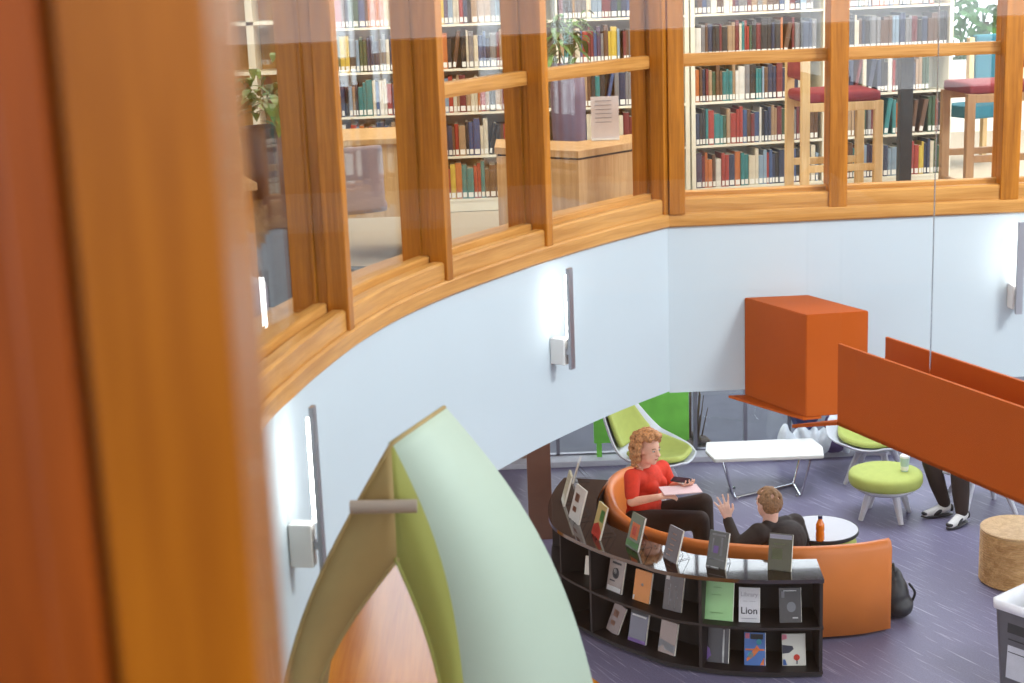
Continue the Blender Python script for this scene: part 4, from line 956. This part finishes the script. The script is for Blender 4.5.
# teal armchair
c = P(978, 100, 13.2)
t = thing('reading_chair', 'teal upholstered chair with pale wood frame beyond the bookcase end', 'chair', (c.x-.10, 12.9, ZF+.0), .35)
for x in (-.24, .24):
    for y in (-.22, .22): bm = B(); box(bm, (x, y, .30 if y > 0 else .52), (.045, .045, .60 if y > 0 else 1.04), None, .005); obj('leg', bm, M_stoolw, t)
    bm = B(); box(bm, (x, 0, .62), (.05, .50, .04), None, .006); obj('armrest', bm, M_stoolw, t)
bm = B(); box(bm, (0, 0, .44), (.44, .44, .10), None, .02); obj('seat', bm, M_teal, t)
bm = B(); box(bm, (0, -.22, .82), (.42, .07, .48), None, .02); obj('backrest', bm, M_teal, t)
# low oak cabinet inside the corner windows
zc = 3.79; A_ = atz(496, 147, zc); C_ = atz(578, 151, zc); D_ = atz(640, 141, zc)
t = thing('oak_cabinet', 'low oak cabinet with a thick top behind the middle windows', 'cabinet', (C_.x, C_.y, ZF))
back = [(D_.x+.02, D_.y+.45), (C_.x+.02, C_.y+.5), (A_.x-.0, A_.y+.45)]
bm = B(); prism(bm, [(A_.x, A_.y), (C_.x, C_.y), (D_.x, D_.y)]+back, ZF, zc-.055); obj('body', bm, M_cabw, t, True)
bm = B(); prism(bm, [(A_.x-.01, A_.y-.01), (C_.x, C_.y-.02), (D_.x+.01, D_.y-.01)]+back, zc-.04, zc); obj('top', bm, M_cabw, t, True)
bm = B(); prism(bm, [(A_.x+.01, A_.y+.012), (C_.x, C_.y+.012), (D_.x-.01, D_.y+.012)]+back, zc-.055, zc-.04); obj('shadow_gap', bm, M_black, t, True)
c = atz(606, 141, zc)
t = thing('leaflet_stand', 'white printed leaflet standing on the oak cabinet', 'sign', (c.x, c.y+.05, zc+.001), .0)
bm = B(); box(bm, (0, 0, .135), (.17, .006, .26), Matrix.Rotation(-.06, 3, 'X')); obj('sheet', bm, mat('sheet_lilac', (.66, .60, .60), .6), t)
bm = B(); box(bm, (0, .02, .006), (.17, .09, .01)); obj('foot', bm, M_white, t)
bm = B()
for k in range(7): box(bm, (-.01, -.013+k*.0018, .24-k*.026), (.10, .002, .005))
obj('printed_lines', bm, C_g, t)
# plants
def leaves(bm, n, c, R_, ln, wd, rnd, up=.5, droop=.3):
    for k in range(n):
        a_ = rnd.uniform(0, 2*PI); el = rnd.uniform(-.2, 1.3); d = V((math.cos(a_)*math.cos(el), math.sin(a_)*math.cos(el), math.sin(el)+up*.2)).normalized()
        o = V(c)+V((rnd.gauss(0, R_*.3), rnd.gauss(0, R_*.3), rnd.gauss(0, R_*.3))); s = d.cross(V((0, 0, 1))); s = s.normalized() if s.length > .01 else V((1, 0, 0)); l_ = ln*rnd.uniform(.6, 1.2)
        pts = []
        for f, ww in ((0, .15), (.3, .9), (.6, 1), (.85, .5), (1, .05)):
            m = o+d*(R_*.3+l_*f)-V((0, 0, droop*l_*f*f)); pts.append((bm.verts.new(m+s*wd*ww), bm.verts.new(m-V((0, 0, wd*.25)*1) if False else m-s*wd*ww)))
        for (p0, p1), (q0, q1) in zip(pts, pts[1:]): bm.faces.new((p0, p1, q1, q0))
rnd = random.Random(9)
c = P(570, 150, 10.2)
t = thing('potted_plant', 'leafy plant in a tall purple grey pot behind the oak cabinet', 'plant', (c.x, 10.25, ZF))
bm = B(); ph = P(570, 64, 10.2).z-ZF; lathe(bm, [(.085, 0), (.10, .3), (.115, ph*.8), (.105, ph), (.09, ph), (.08, ph-.04)], seg=28); obj('pot', bm, M_purple, t, smooth=True)
bm = B(); leaves(bm, 90, (-.02, 0, ph+.16), .2, .15, .018, rnd, droop=.8); obj('leaves', bm, M_leaf, t)
bm = B(); [tube(bm, [(0, 0, ph-.05), (rnd.uniform(-.08, .08), rnd.uniform(-.06, .06), ph+.18)], .006, 5) for k in range(6)]; obj('stems', bm, M_leaf, t)
c = P(264, 150, 8.2)
t = thing('potted_plant', 'dark leafy plant in a brown pot seen through the far left window', 'plant', (c.x, 8.3, ZF))
bm = B(); ph = P(264, 128, 8.2).z-ZF; lathe(bm, [(.10, 0), (.13, ph*.7), (.135, ph), (.12, ph), (.11, ph-.04)], seg=28); obj('pot', bm, mat('brown_pot', (.06, .04, .05), .5), t, smooth=True)
bm = B(); leaves(bm, 90, (0, 0, ph+.08), .22, .2, .022, rnd, droop=.7); obj('leaves', bm, M_leaf, t)
# tree beyond the right window
t = thing('green_tree', 'leafy green tree outside beyond the end of the library', 'tree', (5.1, 16.6, -.1))
bm = B(); tube(bm, [(0, 0, 0), (.05, 0, 2.2), (-.03, .05, 4.2)], [.12, .09, .05], 10); obj('trunk', bm, mat('bark', (.15, .10, .07), .9), t)
bm = B()
for k in range(1500):
    a_ = rnd.uniform(0, 2*PI); r_ = rnd.random()**.4*1.1; zz = rnd.uniform(-1, 1)
    o = V((math.cos(a_)*r_*math.sqrt(1-zz*zz), math.sin(a_)*r_*math.sqrt(1-zz*zz)*.8, 4.75+zz*1.05))
    d = V((rnd.gauss(0, 1), rnd.gauss(0, 1), rnd.gauss(0, 1))).normalized(); s = d.orthogonal().normalized()
    vs = [bm.verts.new(o+d*x*.09+s*y*.035) for x, y in ((-1, 0), (-.3, 1), (.5, .8), (1, 0), (.5, -.8), (-.3, -1))]; bm.faces.new(vs)
obj('foliage', bm, M_leafb, t)
# work desk, rolling chair, ottoman box on the left
c = P(370, 150, 9.3)
t = thing('work_desk', 'pale oak desk seen through the second window from the left', 'desk', (-1.1, 9.7, ZF))
bm = B(); box(bm, (0, 0, .74), (1.1, .7, .035), None, .005); obj('desktop', bm, M_pale, t)
bm = B(); box(bm, (0, -.30, .50), (1.0, .02, .44)); obj('modesty_panel', bm, M_pale, t)
for sx in (-.5, .5): bm = B(); box(bm, (sx, 0, .36), (.03, .6, .72)); obj('side_panel', bm, M_pale, t)
t = thing('task_chair', 'grey rolling chair below the pale desk seen through the window', 'chair', (-.93, 8.75, ZF), .4)
bm = B(); box(bm, (0, 0, .46), (.42, .42, .07), None, .03); obj('seat', bm, mat('mauve_fabric', (.30, .24, .26), .8), t, smooth=True)
bm = B(); box(bm, (0, -.2, .62), (.38, .06, .36), None, .025); obj('backrest', bm, mat('mauve_fabric', (.3, .24, .26)), t, smooth=True)
bm = B(); tube(bm, [(0, 0, .08), (0, 0, .43)], .025, 10); obj('gas_column', bm, M_black, t)
for k in range(5):
    a_ = k*2*PI/5; bm = B(); tube(bm, [(0, 0, .09), (.26*math.cos(a_), .26*math.sin(a_), .06)], [.02, .012], 8); ball(bm, (.27*math.cos(a_), .27*math.sin(a_), .028), .028, 10); obj('castor_leg', bm, M_black, t)
t = thing('grey_cabinet', 'mauve grey box cabinet low in the far left window', 'cabinet', (-1.32, 6.6, ZF), .5)
bm = B(); box(bm, (0, 0, .24), (.45, .42, .46), None, .03); obj('body', bm, mat('mauve_laminate', (.36, .31, .38), .5), t)
bm = B(); box(bm, (0, -.218, .24), (.36, .012, .38), None, .004); obj('door', bm, mat('mauve_laminate', (.36, .31, .38)), t)
bm = B(); box(bm, (.12, -.23, .34), (.08, .01, .012)); obj('handle', bm, M_steel, t)
t = thing('long_counter', 'brown wood counter under the dark plant in the far left window', 'counter', (-1.75, 7.9, ZF), .35)
bm = B(); box(bm, (0, 0, .70), (.9, .45, .04), None, .005); obj('top', bm, M_cabw, t)
bm = B(); box(bm, (0, .02, .34), (.86, .40, .68)); obj('body', bm, M_oak, t)
# ------------------------------------------------------------------ wall lights on the plaster
def off_wall(px, py, z):
    g = atz(px, py, z); return g
sconce(571, 268, 369, 'slim steel wall light with white glow near the middle of the pale wall', LP)
sconce(319, 406, 572, 'slim steel wall light nearest the large wooden post', LP)
sconce(1020, 222, 314, 'slim steel wall light at the right edge above the orange trough', RP)
# ------------------------------------------------------------------ lamps
def area(name, loc, size, power, col, rot=(0, 0, 0), sy=None):
    l = bpy.data.lights.new(name, 'AREA'); l.energy = power; l.color = col; l.size = size
    if sy: l.shape = 'RECTANGLE'; l.size_y = sy
    o = bpy.data.objects.new(name, l); COL.objects.link(o); o.location = loc; o.rotation_euler = rot; return o
WARM = (1, .88, .70)
area('library_lamp', (2.2, 10.2, ZC-.03), 3.4, 135, WARM, sy=1.2)
area('library_lamp', (-.6, 10.0, ZC-.03), 2.4, 120, WARM, sy=1.8)
area('library_lamp', (-2.4, 7.5, ZC-.03), 1.6, 105, WARM, sy=4)
area('library_lamp', (4.6, 12.6, ZC-.03), 2.0, 300, (1, .95, .88), sy=2.5)
area('lounge_light', (1.6, 11.4, 2.93), 1.4, 45, (1, .9, .78))
area('lounge_light', (3.4, 13.2, 2.93), 1.8, 150, (.80, .87, 1))  # added cool light, stands in for daylight on the lounge carpet
l = area('skylight_lamp', (5.1, 4.9, 6.6), 1.1, 430, (.95, .98, 1)); l.rotation_euler = (V((1.3, 8.6, 2.9))-V(l.location)).to_track_quat('-Z', 'Y').to_euler()
area('gallery_lamp', (0, -1.2, ZC-.03), 2.0, 40, (1, .82, .58))
# ------------------------------------------------------------------ view
S.view_settings.view_transform = 'Standard'; S.view_settings.look = 'None'; S.view_settings.exposure = -0.64; S.view_settings.gamma = 1.0; S.view_settings.use_curve_mapping = False
S.cycles.use_denoising = True; S.cycles.max_bounces = 8; S.cycles.transparent_max_bounces = 12
S.cycles.caustics_reflective = False; S.cycles.caustics_refractive = False
S.cycles.sample_clamp_indirect = 6
